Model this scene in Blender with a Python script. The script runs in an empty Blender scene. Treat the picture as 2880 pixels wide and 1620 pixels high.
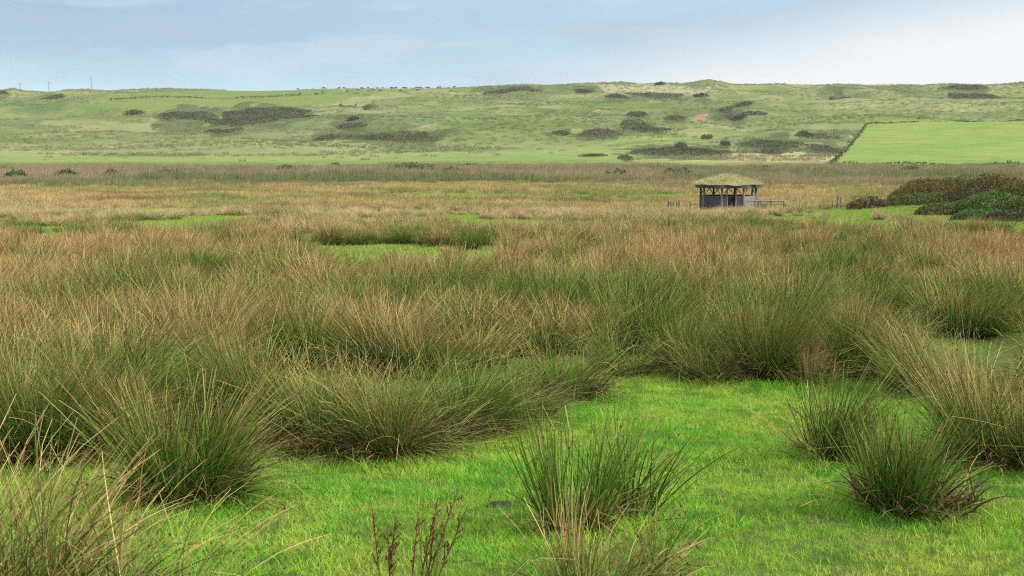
import bpy, math, random
import numpy as np
R = math.radians
random.seed(7); rng = np.random.default_rng(11)
scn = bpy.context.scene
COL = scn.collection

# ------------------------------------------------------------------ camera geometry
F, CX, CY, HY = 3600.0, 1440.0, 810.0, 432.0
CAMZ = 4.5
PITCH = math.atan((CY - HY) / F)
cp, sp = math.cos(PITCH), math.sin(PITCH)
def ray(px, py):
    u = (px - CX) / F; v = -(py - CY) / F
    return np.array([u, cp + v * sp, -sp + v * cp])
def project(x, y, z):
    dz = z - CAMZ
    dep = y * cp - dz * sp
    v = (y * sp + dz * cp) / dep
    return CX + F * x / dep, CY - F * v

# ------------------------------------------------------------------ noise
def _h(ix, iy, s):
    n = (ix.astype(np.int64) * 374761393 + iy.astype(np.int64) * 668265263 + s * 974634777) & 0x7fffffff
    n = ((n ^ (n >> 13)) * 1274126177) & 0x7fffffff
    n = (n ^ (n >> 16)) & 0xffff
    return n / 65535.0
def vn(x, y, s=0):
    x = np.asarray(x, float); y = np.asarray(y, float)
    ix = np.floor(x); iy = np.floor(y); fx = x - ix; fy = y - iy
    fx = fx * fx * fx * (fx * (fx * 6 - 15) + 10); fy = fy * fy * fy * (fy * (fy * 6 - 15) + 10)
    a = _h(ix, iy, s); b = _h(ix + 1, iy, s); c = _h(ix, iy + 1, s); d = _h(ix + 1, iy + 1, s)
    return (a * (1 - fx) + b * fx) * (1 - fy) + (c * (1 - fx) + d * fx) * fy
def fbm(x, y, s=0, o=4):
    t = 0; a = .5; tot = 0
    for k in range(o):
        t = t + a * vn(x * 2 ** k + 17.3 * k, y * 2 ** k + 5.1 * k, s + k); tot += a; a *= .5
    return t / tot
def sst(a, b, x):
    t = np.clip((x - a) / (b - a), 0, 1); return t * t * (3 - 2 * t)
def inpoly(px, py, poly):
    px = np.asarray(px, float); py = np.asarray(py, float)
    ins = np.zeros(px.shape, bool); n = len(poly)
    for i in range(n):
        x1, y1 = poly[i]; x2, y2 = poly[(i + 1) % n]
        if y1 == y2: continue
        c = ((y1 > py) != (y2 > py)) & (px < (x2 - x1) * (py - y1) / (y2 - y1) + x1)
        ins ^= c
    return ins

# ------------------------------------------------------------------ terrain heights
_gy = np.array([-80, 0, 8, 17, 30, 45, 62, 78, 95, 130, 170, 600, 3000.])
_gz = np.array([2.4, 2.2, 2.0, 1.55, 1.33, 1.15, .76, .45, .2, .02, 0, 0, 0])
_ty = np.linspace(-80, 600, 3401)
_tz = np.interp(_ty, _gy, _gz)
_k = np.exp(-np.linspace(-2, 2, 31) ** 2); _k /= _k.sum()
_tz = np.convolve(np.pad(_tz, 15, mode='edge'), _k, mode='valid')
def G(x, y):
    x = np.asarray(x, float); y = np.asarray(y, float)
    z = np.interp(y, _ty, _tz)
    z = z + (fbm(x / 1.7, y / 1.7, 3, 3) - .5) * .10 * (1 - sst(40, 90, y)) + (fbm(x / 9, y / 9, 5, 2) - .5) * .2
    z = z + 1.1 * np.exp(-(((x - 35) / 9) ** 2 + ((y - 93) / 8) ** 2))
    return z
RIDGE = np.array([(-900, 262), (-400, 258), (0, 255), (22, 251), (40, 247), (63, 254), (100, 254), (150, 256.5), (190, 250), (220, 249.5), (250, 248), (300, 251),
    (372, 250), (490, 250), (560, 253), (640, 255), (750, 255.5), (900, 251.5), (1050, 250.5), (1230, 249), (1300, 248), (1370, 244), (1460, 238),
    (1540, 240), (1600, 237), (1650, 235), (1700, 233), (1770, 232), (1800, 237), (1850, 235), (1920, 236), (1940, 233), (1980, 227), (2000, 226), (2030, 230),
    (2060, 237), (2130, 238), (2200, 236), (2240, 239), (2300, 240), (2390, 236), (2450, 239), (2560, 239), (2640, 240), (2680, 236), (2770, 239),
    (2830, 236), (2880, 230), (3000, 226), (3200, 240), (3800, 250)], float)
_rx = []; _rz = []
for a, b in RIDGE:
    d = ray(a, b); _rx.append(d[0] / d[1] * 1000); _rz.append(CAMZ + d[2] / d[1] * 1000)
_rx = np.array(_rx); _rz = np.array(_rz)
_sx = np.linspace(-1000, 1000, 2001); _s0 = np.interp(_sx, _rx, _rz)
_kk = np.exp(-np.linspace(-2.2, 2.2, 161) ** 2); _kk /= _kk.sum()
_s1 = np.convolve(np.pad(_s0, 80, mode='edge'), _kk, mode='valid')
_k3 = np.exp(-np.linspace(-2, 2, 7) ** 2); _k3 /= _k3.sum()
_s0 = np.convolve(np.pad(_s0, 3, mode='edge'), _k3, mode='valid')
P_COW = [(225, 300), (300, 288), (330, 268), (420, 258), (640, 255), (1330, 249), (1330, 262), (1200, 268), (1080, 280), (860, 296), (600, 312), (420, 318)]
P_FIELD = [(2438, 346), (2900, 340), (3600, 336), (3600, 500), (2322, 500), (2334, 474)]
P_LOW = [(-700, 430), (300, 440), (900, 440), (1300, 425), (1700, 395), (2000, 385), (2180, 375), (2000, 400), (1750, 425), (1900, 450), (2330, 455), (2330, 500), (-700, 500)]
P_RIDGESAND = [(1640, 246), (1900, 252), (2000, 250), (1990, 262), (1700, 258)]
P_SCAR = [(1925, 337), (1950, 330), (1985, 316), (2000, 315), (1993, 327), (1965, 334)]
P_SCAR2 = [(1672, 314), (1674, 301), (1686, 300), (1688, 312)]
P_STRAW = [(1800, 462), (1760, 450), (1850, 440), (2000, 430), (2200, 418), (2370, 425), (2345, 452), (2200, 460)]
SCRUB = [
 (600, 880, 296, 346, 'gorse', 'largest dark scrub thicket, broad oblong below the cattle field'),
 (450, 605, 309, 338, 'gorse', 'dark ragged thicket running left from the largest oblong one'),
 (355, 405, 309, 324, 'heath', 'small dark thicket at the left end of the row below the cattle field'),
 (568, 682, 360, 379, 'gorse', 'dark lens shaped thicket alone on the slope below the largest one'),
 (123, 187, 265, 281, 'gorse', 'dark oval thicket near the hilltop below the utility poles'),
 (-15, 22, 254, 268, 'gorse', 'dark thicket cut by the left edge of the view on the hilltop'),
 (884, 960, 372, 396, 'gorse', 'rounded dark thicket at the left end of the long low one'),
 (966, 1232, 366, 399, 'gorse', 'long low dark thicket in the middle of the lower slope'),
 (935, 1032, 341, 363, 'heath', 'brownish thicket above the long low one'),
 (978, 1010, 327, 340, 'gorse', 'tiny dark thicket just above the brownish one'),
 (1022, 1075, 288, 306, 'gorse', 'round dark green thicket right below the cattle'),
 (960, 995, 292, 304, 'heath', 'faint brown thicket left of the round one below the cattle'),
 (1370, 1515, 243, 262, 'heath', 'broad dusky scrub patch at the right end of the cattle ridge'),
 (1700, 1765, 261, 276, 'gorse', 'short dark thicket left of the long one below the ridge'),
 (1765, 1912, 257, 277, 'gorse', 'long dark thicket close below the ridge right of centre'),
 (1838, 1868, 231, 240, 'gorse', 'small black bush on the skyline right of centre'),
 (1615, 1665, 252, 260, 'heath', 'thin dark scrub below the skyline left of the long ridge thicket'),
 (1762, 1815, 312, 330, 'gorse', 'dark thicket left of the bare red earth scar'),
 (1740, 1875, 338, 372, 'gorse', 'dense dark thicket in the gully below the red earth scar'),
 (1625, 1742, 358, 388, 'heath', 'grey green scrub in the gully left of the dense gully thicket'),
 (1550, 1605, 366, 382, 'gorse', 'low dark thicket at the left end of the gully'),
 (1868, 1930, 322, 342, 'heath', 'brown scrub between the gully thicket and the red earth scar'),
 (1998, 2062, 300, 326, 'gorse', 'dark scrub touching the right end of the red earth scar'),
 (2078, 2160, 311, 326, 'gorse', 'dark flat thicket right of the red earth scar'),
 (2058, 2096, 325, 339, 'gorse', 'small dark thicket under the flat one right of the scar'),
 (2062, 2118, 286, 299, 'gorse', 'small dark thicket above the flat one right of the scar'),
 (1948, 1990, 262, 274, 'gorse', 'small isolated thicket below the highest dune'),
 (1972, 2004, 376, 392, 'willow', 'lone grey green bush in the lower meadow'),
 (1768, 2055, 408, 440, 'gorse', 'long dark green thicket along the foot of the slope'),
 (1898, 1932, 401, 417, 'gorse', 'round dark bush standing above the long foot of slope thicket'),
 (2028, 2056, 395, 411, 'gorse', 'round dark bush at the right end of the long foot of slope thicket'),
 (1740, 1778, 433, 452, 'heath', 'round dark bush at the left end of the long foot of slope thicket'),
 (2095, 2245, 390, 424, 'gorse', 'large dark thicket between the long one and the bright field'),
 (2140, 2195, 414, 434, 'heath', 'brown bush below the large thicket left of the bright field'),
 (2270, 2360, 400, 434, 'heath', 'brown thicket beside the hedge of the bright field'),
 (2250, 2375, 370, 392, 'heath', 'flat brown thicket near the upper hedge corner of the bright field'),
 (2240, 2285, 368, 386, 'gorse', 'dark thicket left of the flat brown one near the hedge corner'),
 (2640, 2768, 235, 254, 'gorse', 'wide black thicket on the skyline at the right'),
 (2680, 2778, 259, 280, 'heath', 'brown oval thicket just below the right skyline'),
 (2345, 2374, 265, 282, 'gorse', 'lone windswept dark tree like bush above the bright field'),
 (1640, 1700, 432, 440, 'heath', 'small low brown scrub in the lower meadow left of the round dark bush')]
def hill_base(x, y):
    s = (y - 345) / 655.0
    xr = x * 1000 / np.maximum(y, 300)
    Rs = np.interp(xr, _sx, _s1)
    dev = np.interp(xr, _sx, _s0) - Rs
    z = Rs * np.where(s < 1, np.clip(s, 0, 1) ** 1.3, 1 - .10 * (s - 1))
    z = z + dev * np.exp(-((y - 1000) / 55.0) ** 2)
    return np.where(s < 0, s * 8, z)
def H(x, y, smooth_mask=None):
    x = np.asarray(x, float); y = np.asarray(y, float)
    z = hill_base(x, y)
    px, py = project(x, y, z)
    sm = 1 - .88 * (inpoly(px, py, P_COW) | inpoly(px, py, P_FIELD))
    A = sst(430, 560, y) * (1 - .85 * sst(930, 985, y)) * sm
    z = z + A * ((fbm(x / 85, y / 45, 21, 2) - .5) * 12 + (fbm(x / 26 + y / 60, y / 17, 25, 2) - .5) * 4.6)
    z = z + (.25 + .75 * A) * sm * sst(380, 440, y) * (vn(x / 5, y / 4, 31) - .5) * .55
    return z
def TZ(x, y):
    x = np.asarray(x, float); y = np.asarray(y, float)
    return np.where(y > 342, np.maximum(H(x, y), G(x, y)), G(x, y))
def hit(px, py, far=1010.0):
    """where the sight line of a place in the photograph meets the terrain"""
    d = ray(px, py); d = d / d[1]
    ys = np.concatenate([np.arange(4, 120, .05), np.arange(120, 400, .4), np.arange(400, far, 1.0)])
    z = CAMZ + d[2] * ys
    t = TZ(d[0] * ys, ys)
    k = np.argmax(z < t)
    y = ys[k] if (z < t).any() else far - 10
    return np.array([d[0] * y, y, float(TZ(d[0] * y, y))])

# ------------------------------------------------------------------ object helpers
def tag(o, label=None, cat=None, group=None, kind=None):
    if label: o['label'] = label
    if cat: o['category'] = cat
    if group: o['group'] = group
    if kind: o['kind'] = kind
    return o
def mesh_np(name, V, Fq, attrs=None, mats=(), smooth=False, fmat=None):
    V = np.asarray(V, np.float32).reshape(-1, 3)
    me = bpy.data.meshes.new(name)
    nf, k = Fq.shape
    me.vertices.add(len(V)); me.vertices.foreach_set('co', V.ravel())
    me.loops.add(nf * k); me.loops.foreach_set('vertex_index', Fq.astype(np.int32).ravel())
    me.polygons.add(nf)
    me.polygons.foreach_set('loop_start', np.arange(0, nf * k, k, dtype=np.int32))
    if smooth: me.polygons.foreach_set('use_smooth', np.ones(nf, bool))
    for m in mats: me.materials.append(m)
    if fmat is not None: me.polygons.foreach_set('material_index', np.asarray(fmat, np.int32))
    if attrs:
        for an, arr in attrs.items():
            a = me.attributes.new(an, 'FLOAT_COLOR', 'POINT')
            c = np.ones((len(V), 4), np.float32); c[:, :3] = arr
            a.data.foreach_set('color', c.ravel())
    me.update(calc_edges=True); me.validate()
    return me
def link(name, data, parent=None, loc=None, rz=0):
    o = bpy.data.objects.new(name, data); COL.objects.link(o)
    if parent is not None: o.parent = parent
    if loc is not None: o.location = [float(c) for c in loc]
    if rz: o.rotation_euler[2] = rz
    return o
class MB:
    """collects boxes, bars and tubes into one mesh"""
    def __init__(s): s.v = []; s.f = []
    def box(s, c, d, rz=0.0):
        b = len(s.v); ca, sa = math.cos(rz), math.sin(rz)
        for i in range(8):
            x = d[0] * (.5 if i & 1 else -.5); y = d[1] * (.5 if i & 2 else -.5); z = d[2] * (.5 if i & 4 else -.5)
            s.v.append((c[0] + x * ca - y * sa, c[1] + x * sa + y * ca, c[2] + z))
        s.f += [[b + k for k in q] for q in ((0, 2, 3, 1), (4, 5, 7, 6), (0, 1, 5, 4), (2, 6, 7, 3), (0, 4, 6, 2), (1, 3, 7, 5))]
    def tube(s, p, q, r0, r1, n=7, bend=0.0):
        p = np.array(p, float); q = np.array(q, float); ax = q - p; L = np.linalg.norm(ax); ax /= L
        a = np.cross(ax, [0, 0, 1.]) if abs(ax[2]) < .9 else np.cross(ax, [1., 0, 0]); a /= np.linalg.norm(a); c = np.cross(ax, a)
        b = len(s.v); K = 4
        for k in range(K + 1):
            t = k / K; r = r0 + (r1 - r0) * t
            o = p + ax * L * t + a * bend * math.sin(math.pi * t)
            for i in range(n):
                an = 2 * math.pi * i / n; rr = r * (1 + .07 * math.sin(3 * an + k * 1.7))
                s.v.append(tuple(o + rr * (math.cos(an) * a + math.sin(an) * c)))
        for k in range(K):
            for i in range(n):
                j = (i + 1) % n
                s.f.append([b + k * n + i, b + k * n + j, b + (k + 1) * n + j, b + (k + 1) * n + i])
        s.f.append([b + i for i in range(n)][::-1]); s.f.append([b + K * n + i for i in range(n)])
    def build(s, name, mat, parent=None, loc=None):
        me = bpy.data.meshes.new(name); me.from_pydata(s.v, [], s.f); me.materials.append(mat); me.update()
        return link(name, me, parent, loc)

# ------------------------------------------------------------------ materials
def newmat(name):
    m = bpy.data.materials.new(name); m.use_nodes = True
    nt = m.node_tree; nt.nodes.clear()
    return m, nt, nt.nodes, nt.links
def nd(nt, t, **kw):
    n = nt.nodes.new(t)
    for k, v in kw.items(): setattr(n, k, v)
    return n
def inp(nt, sock, v):
    if hasattr(v, 'is_output') or isinstance(v, bpy.types.NodeSocket): nt.links.new(v, sock)
    else: sock.default_value = v
def mth(nt, op, a, b=0.0, c=0.0, clamp=False):
    n = nt.nodes.new('ShaderNodeMath'); n.operation = op; n.use_clamp = clamp
    inp(nt, n.inputs[0], a); inp(nt, n.inputs[1], b); inp(nt, n.inputs[2], c)
    return n.outputs[0]
def mixc(nt, f, a, b, mode='MIX'):
    n = nt.nodes.new('ShaderNodeMix'); n.data_type = 'RGBA'; n.blend_type = mode
    inp(nt, n.inputs[0], f)
    inp(nt, n.inputs[6], a if isinstance(a, bpy.types.NodeSocket) else (*a, 1)); inp(nt, n.inputs[7], b if isinstance(b, bpy.types.NodeSocket) else (*b, 1))
    return n.outputs[2]
def sstep(nt, v, a, b):
    n = nt.nodes.new('ShaderNodeMapRange'); n.interpolation_type = 'SMOOTHSTEP'
    inp(nt, n.inputs[0], v); inp(nt, n.inputs[1], a); inp(nt, n.inputs[2], b)
    return n.outputs[0]
def noise(nt, vec, scale, detail=3.0, rough=.55):
    n = nt.nodes.new('ShaderNodeTexNoise'); n.inputs['Scale'].default_value = scale; n.inputs['Detail'].default_value = detail; n.inputs['Roughness'].default_value = rough
    if vec is not None: nt.links.new(vec, n.inputs['Vector'])
    return n.outputs['Fac']
def pos(nt, sx=1, sy=1, sz=1):
    g = nt.nodes.new('ShaderNodeNewGeometry')
    m = nt.nodes.new('ShaderNodeMapping'); m.inputs['Scale'].default_value = (sx, sy, sz)
    nt.links.new(g.outputs['Position'], m.inputs['Vector']); return m.outputs[0]
def finish(nt, col, rough=.8, spec=.2, transl=0.0, tcol=None, bump=None, bstr=.3, bdist=.1):
    b = nt.nodes.new('ShaderNodeBsdfPrincipled')
    inp(nt, b.inputs['Base Color'], col if isinstance(col, bpy.types.NodeSocket) else (*col, 1))
    b.inputs['Roughness'].default_value = rough; b.inputs['Specular IOR Level'].default_value = spec
    if bump is not None:
        bn = nt.nodes.new('ShaderNodeBump'); bn.inputs['Strength'].default_value = bstr; bn.inputs['Distance'].default_value = bdist
        nt.links.new(bump, bn.inputs['Height']); nt.links.new(bn.outputs[0], b.inputs['Normal'])
    out = nt.nodes.new('ShaderNodeOutputMaterial'); sh = b.outputs[0]
    if transl > 0:
        t = nt.nodes.new('ShaderNodeBsdfTranslucent')
        inp(nt, t.inputs['Color'], tcol if tcol is not None else col)
        mx = nt.nodes.new('ShaderNodeMixShader'); mx.inputs[0].default_value = transl
        nt.links.new(sh, mx.inputs[1]); nt.links.new(t.outputs[0], mx.inputs[2]); sh = mx.outputs[0]
    nt.links.new(sh, out.inputs['Surface'])
def battr(nt):
    a = nt.nodes.new('ShaderNodeAttribute'); a.attribute_name = 'bt'
    s = nt.nodes.new('ShaderNodeSeparateColor'); nt.links.new(a.outputs['Color'], s.inputs[0])
    return s.outputs

def rush_mat(name, own):
    """stem: shade-darkened foot, then green, straw towards the tip; r1 shifts how far the straw goes down, r2 the shade"""
    m, nt, N, L = newmat(name)
    t, r1, r2 = battr(nt)[:3]
    if own:
        oi = nd(nt, 'ShaderNodeObjectInfo'); s = nd(nt, 'ShaderNodeSeparateColor'); L.new(oi.outputs['Color'], s.inputs[0])
        br = s.outputs[0]
    else:
        g_ = nd(nt, 'ShaderNodeNewGeometry'); sp_ = nd(nt, 'ShaderNodeSeparateXYZ'); L.new(g_.outputs['Position'], sp_.inputs[0]); oi = nd(nt, 'ShaderNodeObjectInfo')
        far_ = mth(nt, 'ADD', mth(nt, 'MULTIPLY', sstep(nt, sp_.outputs[1], 58.0, 90.0), .35), mth(nt, 'MULTIPLY', mth(nt, 'SUBTRACT', oi.outputs['Random'], .5), .55))
        far_t = mth(nt, 'MULTIPLY', sstep(nt, sp_.outputs[1], 45.0, 85.0), .60)
        br = mth(nt, 'ADD', mth(nt, 'MULTIPLY', sstep(nt, noise(nt, pos(nt), .16, 3), .38, .64), .95), mth(nt, 'ADD', far_, .04))
    fine = noise(nt, pos(nt), 1.1, 2)
    v = mth(nt, 'ADD', mth(nt, 'MULTIPLY', t, 1.15), mth(nt, 'MULTIPLY', r1, .75))
    v = mth(nt, 'ADD', v, mth(nt, 'MULTIPLY', br, .95)); v = mth(nt, 'ADD', v, mth(nt, 'MULTIPLY', fine, .5))
    f = sstep(nt, v, 1.48 if own else 1.34, 2.4 if own else 2.2)
    g = mixc(nt, mth(nt, 'POWER', r2, 1.3), (.022, .075, .010), (.175, .30, .036))
    b1 = mixc(nt, mth(nt, 'POWER', r2, 1.35), (.16, .088, .030), (.75, .56, .25))
    if not own: b1 = mixc(nt, far_t, b1, (.63, .50, .29))
    red = mth(nt, 'MULTIPLY', sstep(nt, noise(nt, pos(nt), .45, 2), .52, .72), .55)
    b1 = mixc(nt, red, b1, (.25, .115, .050))
    c = mixc(nt, f, g, b1)
    c = mixc(nt, mth(nt, 'MULTIPLY', sstep(nt, t, .20, .0), .75), c, (.045, .030, .014))  # brown sheaths at the foot, darkened to paint the shade between stems
    c = mixc(nt, sstep(nt, t, 1.4, 1.6), c, (.15, .065, .025))
    finish(nt, c, .65, .08, .12)
    return m
M = {}
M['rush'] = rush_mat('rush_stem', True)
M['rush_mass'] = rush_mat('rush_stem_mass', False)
m, nt, N, L = newmat('dead_rush'); t, r1, r2 = battr(nt)[:3]
c = mixc(nt, r1, (.048, .040, .014), (.40, .28, .12)); finish(nt, mixc(nt, mth(nt, 'MULTIPLY', r2, .4), c, (.24, .10, .05)), .6, .2, .15); M['dead'] = m
m, nt, N, L = newmat('seed_head'); finish(nt, mixc(nt, noise(nt, pos(nt), 9, 2), (.10, .045, .02), (.26, .12, .05)), .8, .1); M['seed'] = m
m, nt, N, L = newmat('meadow_grass'); t, r1, r2 = battr(nt)[:3]
big = sstep(nt, noise(nt, pos(nt), .55, 4, .6), .38, .68); mid = noise(nt, pos(nt), 2.3, 3)
c = mixc(nt, big, (.215, .55, .042), (.51, .67, .082)); c = mixc(nt, mth(nt, 'MULTIPLY', sstep(nt, mid, .45, .33), .8), c, (.060, .25, .035))
c = mixc(nt, mth(nt, 'MULTIPLY', sstep(nt, mid, .53, .66), .6), c, (.56, .58, .12))
c = mixc(nt, mth(nt, 'MULTIPLY', sstep(nt, noise(nt, pos(nt), 1.15, 4, .7), .57, .68), .6), c, (.36, .34, .11))
c = mixc(nt, mth(nt, 'MULTIPLY', sstep(nt, noise(nt, pos(nt), 7, 3, .6), .50, .36), .75), c, (.050, .19, .022))
c = mixc(nt, mth(nt, 'MULTIPLY', sstep(nt, noise(nt, pos(nt), 9, 3, .6), .56, .66), .65), c, (.58, .50, .18))
c = mixc(nt, mth(nt, 'MULTIPLY', sstep(nt, r1, .86, .97), .7), c, (.42, .35, .13))
c = mixc(nt, mth(nt, 'MULTIPLY', r2, .5), c, (.13, .34, .03)); g_ = nd(nt, 'ShaderNodeNewGeometry'); sp_ = nd(nt, 'ShaderNodeSeparateXYZ'); L.new(g_.outputs['Position'], sp_.inputs[0])
c = mixc(nt, mth(nt, 'MULTIPLY', sstep(nt, sp_.outputs[1], 24.0, 45.0), mth(nt, 'ADD', mth(nt, 'MULTIPLY', big, .35), .45)), c, (.31, .36, .095))
finish(nt, c, .7, .1, .22); M['grass'] = m
m, nt, N, L = newmat('marsh_grass'); t, r1, r2 = battr(nt)[:3]
oi = nd(nt, 'ShaderNodeObjectInfo'); rn = oi.outputs['Random']
c = mixc(nt, r1, (.34, .24, .10), (.78, .59, .28)); c = mixc(nt, mth(nt, 'MULTIPLY', sstep(nt, rn, .45, 1.0), .55), c, (.21, .12, .06)); c = mixc(nt, mth(nt, 'MULTIPLY', sstep(nt, rn, .30, .0), .6), c, (.20, .24, .06)); c = mixc(nt, mth(nt, 'MULTIPLY', sstep(nt, noise(nt, pos(nt, .5, 1.0, 1), .11, 3), .45, .64), .85), c, (.17, .25, .055))
c = mixc(nt, mth(nt, 'MULTIPLY', sstep(nt, noise(nt, pos(nt, .6, 1, 1), .07, 2), .55, .7), .75), c, (.22, .13, .07))
finish(nt, c, .7, .15, .2); M['marsh'] = m
m, nt, N, L = newmat('reed'); t, r1, r2 = battr(nt)[:3]
big = sstep(nt, noise(nt, pos(nt, .3, 1, 1), .045, 4), .45, .56)
rn = nd(nt, 'ShaderNodeObjectInfo').outputs['Random']; g = mixc(nt, r1, (.05, .085, .028), (.24, .30, .11)); g = mixc(nt, mth(nt, 'MULTIPLY', sstep(nt, rn, .55, 1.), .6), g, (.075, .11, .05)); b = mixc(nt, r2, (.235, .185, .10), (.43, .345, .19))
f = sstep(nt, mth(nt, 'ADD', mth(nt, 'MULTIPLY', t, .9), mth(nt, 'MULTIPLY', mth(nt, 'ADD', mth(nt, 'MULTIPLY', big, .8), mth(nt, 'MULTIPLY', rn, .5)), 1.1)), .75, 1.6)
finish(nt, mixc(nt, f, g, b), .7, .15, .2); M['reed'] = m
m, nt, N, L = newmat('roof_grass'); t, r1, r2 = battr(nt)[:3]
c = mixc(nt, r1, (.35, .35, .17), (.74, .68, .42)); c = mixc(nt, mth(nt, 'MULTIPLY', r2, .5), c, (.30, .34, .11)); finish(nt, c, .7, .15, .25); M['roofgrass'] = m
m, nt, N, L = newmat('hill_tuft'); t, r1, r2 = battr(nt)[:3]
c = mixc(nt, r1, (.18, .20, .085), (.36, .34, .18)); c = mixc(nt, mth(nt, 'MULTIPLY', sstep(nt, noise(nt, pos(nt), .02, 3), .45, .6), .8), c, (.14, .19, .07)); finish(nt, c, .8, .1, .2); M['tuft'] = m
m, nt, N, L = newmat('ground_soil')
p = pos(nt); c = mixc(nt, sstep(nt, noise(nt, p, .9, 5), .4, .62), (.055, .12, .018), (.11, .18, .03))
c = mixc(nt, mth(nt, 'MULTIPLY', sstep(nt, noise(nt, p, .13, 3), .42, .6), .55), c, (.085, .065, .03)); c = mixc(nt, sstep(nt, noise(nt, p, 7, 3), .60, .72), c, (.07, .06, .03))
finish(nt, c, .95, .05, bump=noise(nt, p, 14, 4), bstr=.6, bdist=.04); M['ground'] = m
m, nt, N, L = newmat('hill_turf')
a = nd(nt, 'ShaderNodeAttribute'); a.attribute_name = 'hc'
p = pos(nt, 1, 1, 1.5); n1 = noise(nt, pos(nt, .5, 1, 1), .22, 5, .7); n2 = noise(nt, p, .9, 3, .6)
k = mth(nt, 'ADD', mth(nt, 'MULTIPLY', n1, .9), mth(nt, 'MULTIPLY', n2, .5)); k = mth(nt, 'ADD', mth(nt, 'MULTIPLY', k, .95), .33)
cc = nd(nt, 'ShaderNodeCombineColor'); [L.new(k, cc.inputs[i]) for i in range(3)]
finish(nt, mixc(nt, 1.0, a.outputs['Color'], cc.outputs[0], 'MULTIPLY'), .95, .05, bump=n1, bstr=.6, bdist=1.0); M['hill'] = m
def leafmat(name, a, b, c3, sc=1.0):
    m, nt, N, L = newmat(name); t, r1, r2 = battr(nt)[:3]
    c = mixc(nt, r1, a, b); c = mixc(nt, mth(nt, 'MULTIPLY', sstep(nt, noise(nt, pos(nt), sc, 3), .5, .64), .85), c, c3)
    finish(nt, c, .65, .2, .2); M[name] = m; return m
leafmat('gorse', (.045, .065, .025), (.095, .120, .05), (.12, .105, .06), .10)
leafmat('heath', (.085, .075, .045), (.15, .13, .075), (.09, .11, .045), .12)
leafmat('willow', (.065, .105, .038), (.145, .19, .070), (.15, .17, .06), .35)
leafmat('bramble', (.030, .085, .018), (.13, .23, .042), (.12, .12, .04), .9)
leafmat('thorn', (.065, .065, .024), (.18, .16, .055), (.085, .15, .030), .47)
leafmat('redthorn', (.095, .070, .022), (.20, .130, .048), (.16, .115, .042), .5)
leafmat('darkhedge', (.045, .035, .018), (.13, .095, .045), (.07, .11, .028), .6)
def woodmat(name, a, b):
    m, nt, N, L = newmat(name)
    g = noise(nt, pos(nt, 1, 1, 14), 2.2, 4, .6)
    finish(nt, mixc(nt, sstep(nt, g, .3, .7), a, b), .85, .15, bump=g, bstr=.4, bdist=.02); M[name] = m
woodmat('oldwood', (.12, .098, .08), (.32, .27, .22)); woodmat('paleplank', (.16, .15, .135), (.32, .295, .26)); woodmat('darkwood', (.045, .042, .045), (.12, .115, .115)); woodmat('twig', (.05, .032, .02), (.13, .09, .055))
woodmat('polewood', (.16, .16, .17), (.24, .24, .25))
m, nt, N, L = newmat('turf'); finish(nt, mixc(nt, noise(nt, pos(nt), 3, 3), (.22, .22, .09), (.40, .37, .18)), .95, .05); M['turf'] = m
m, nt, N, L = newmat('mud'); finish(nt, mixc(nt, noise(nt, pos(nt), 20, 4), (.02, .016, .011), (.095, .078, .055)), .8, .2, bump=noise(nt, pos(nt), 30, 3), bstr=.6, bdist=.02); M['mud'] = m
m, nt, N, L = newmat('dock_rust'); finish(nt, mixc(nt, noise(nt, pos(nt), 12, 2), (.085, .035, .018), (.19, .085, .04)), .8, .15); M['dock'] = m
for nme, c in (('black_hide', (.018, .016, .015)), ('brown_hide', (.14, .07, .035)), ('pale_hide', (.42, .36, .28))):
    m, nt, N, L = newmat(nme); finish(nt, mixc(nt, noise(nt, pos(nt), 2, 2), c, tuple(k * 1.5 for k in c)), .7, .2); M[nme] = m

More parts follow.
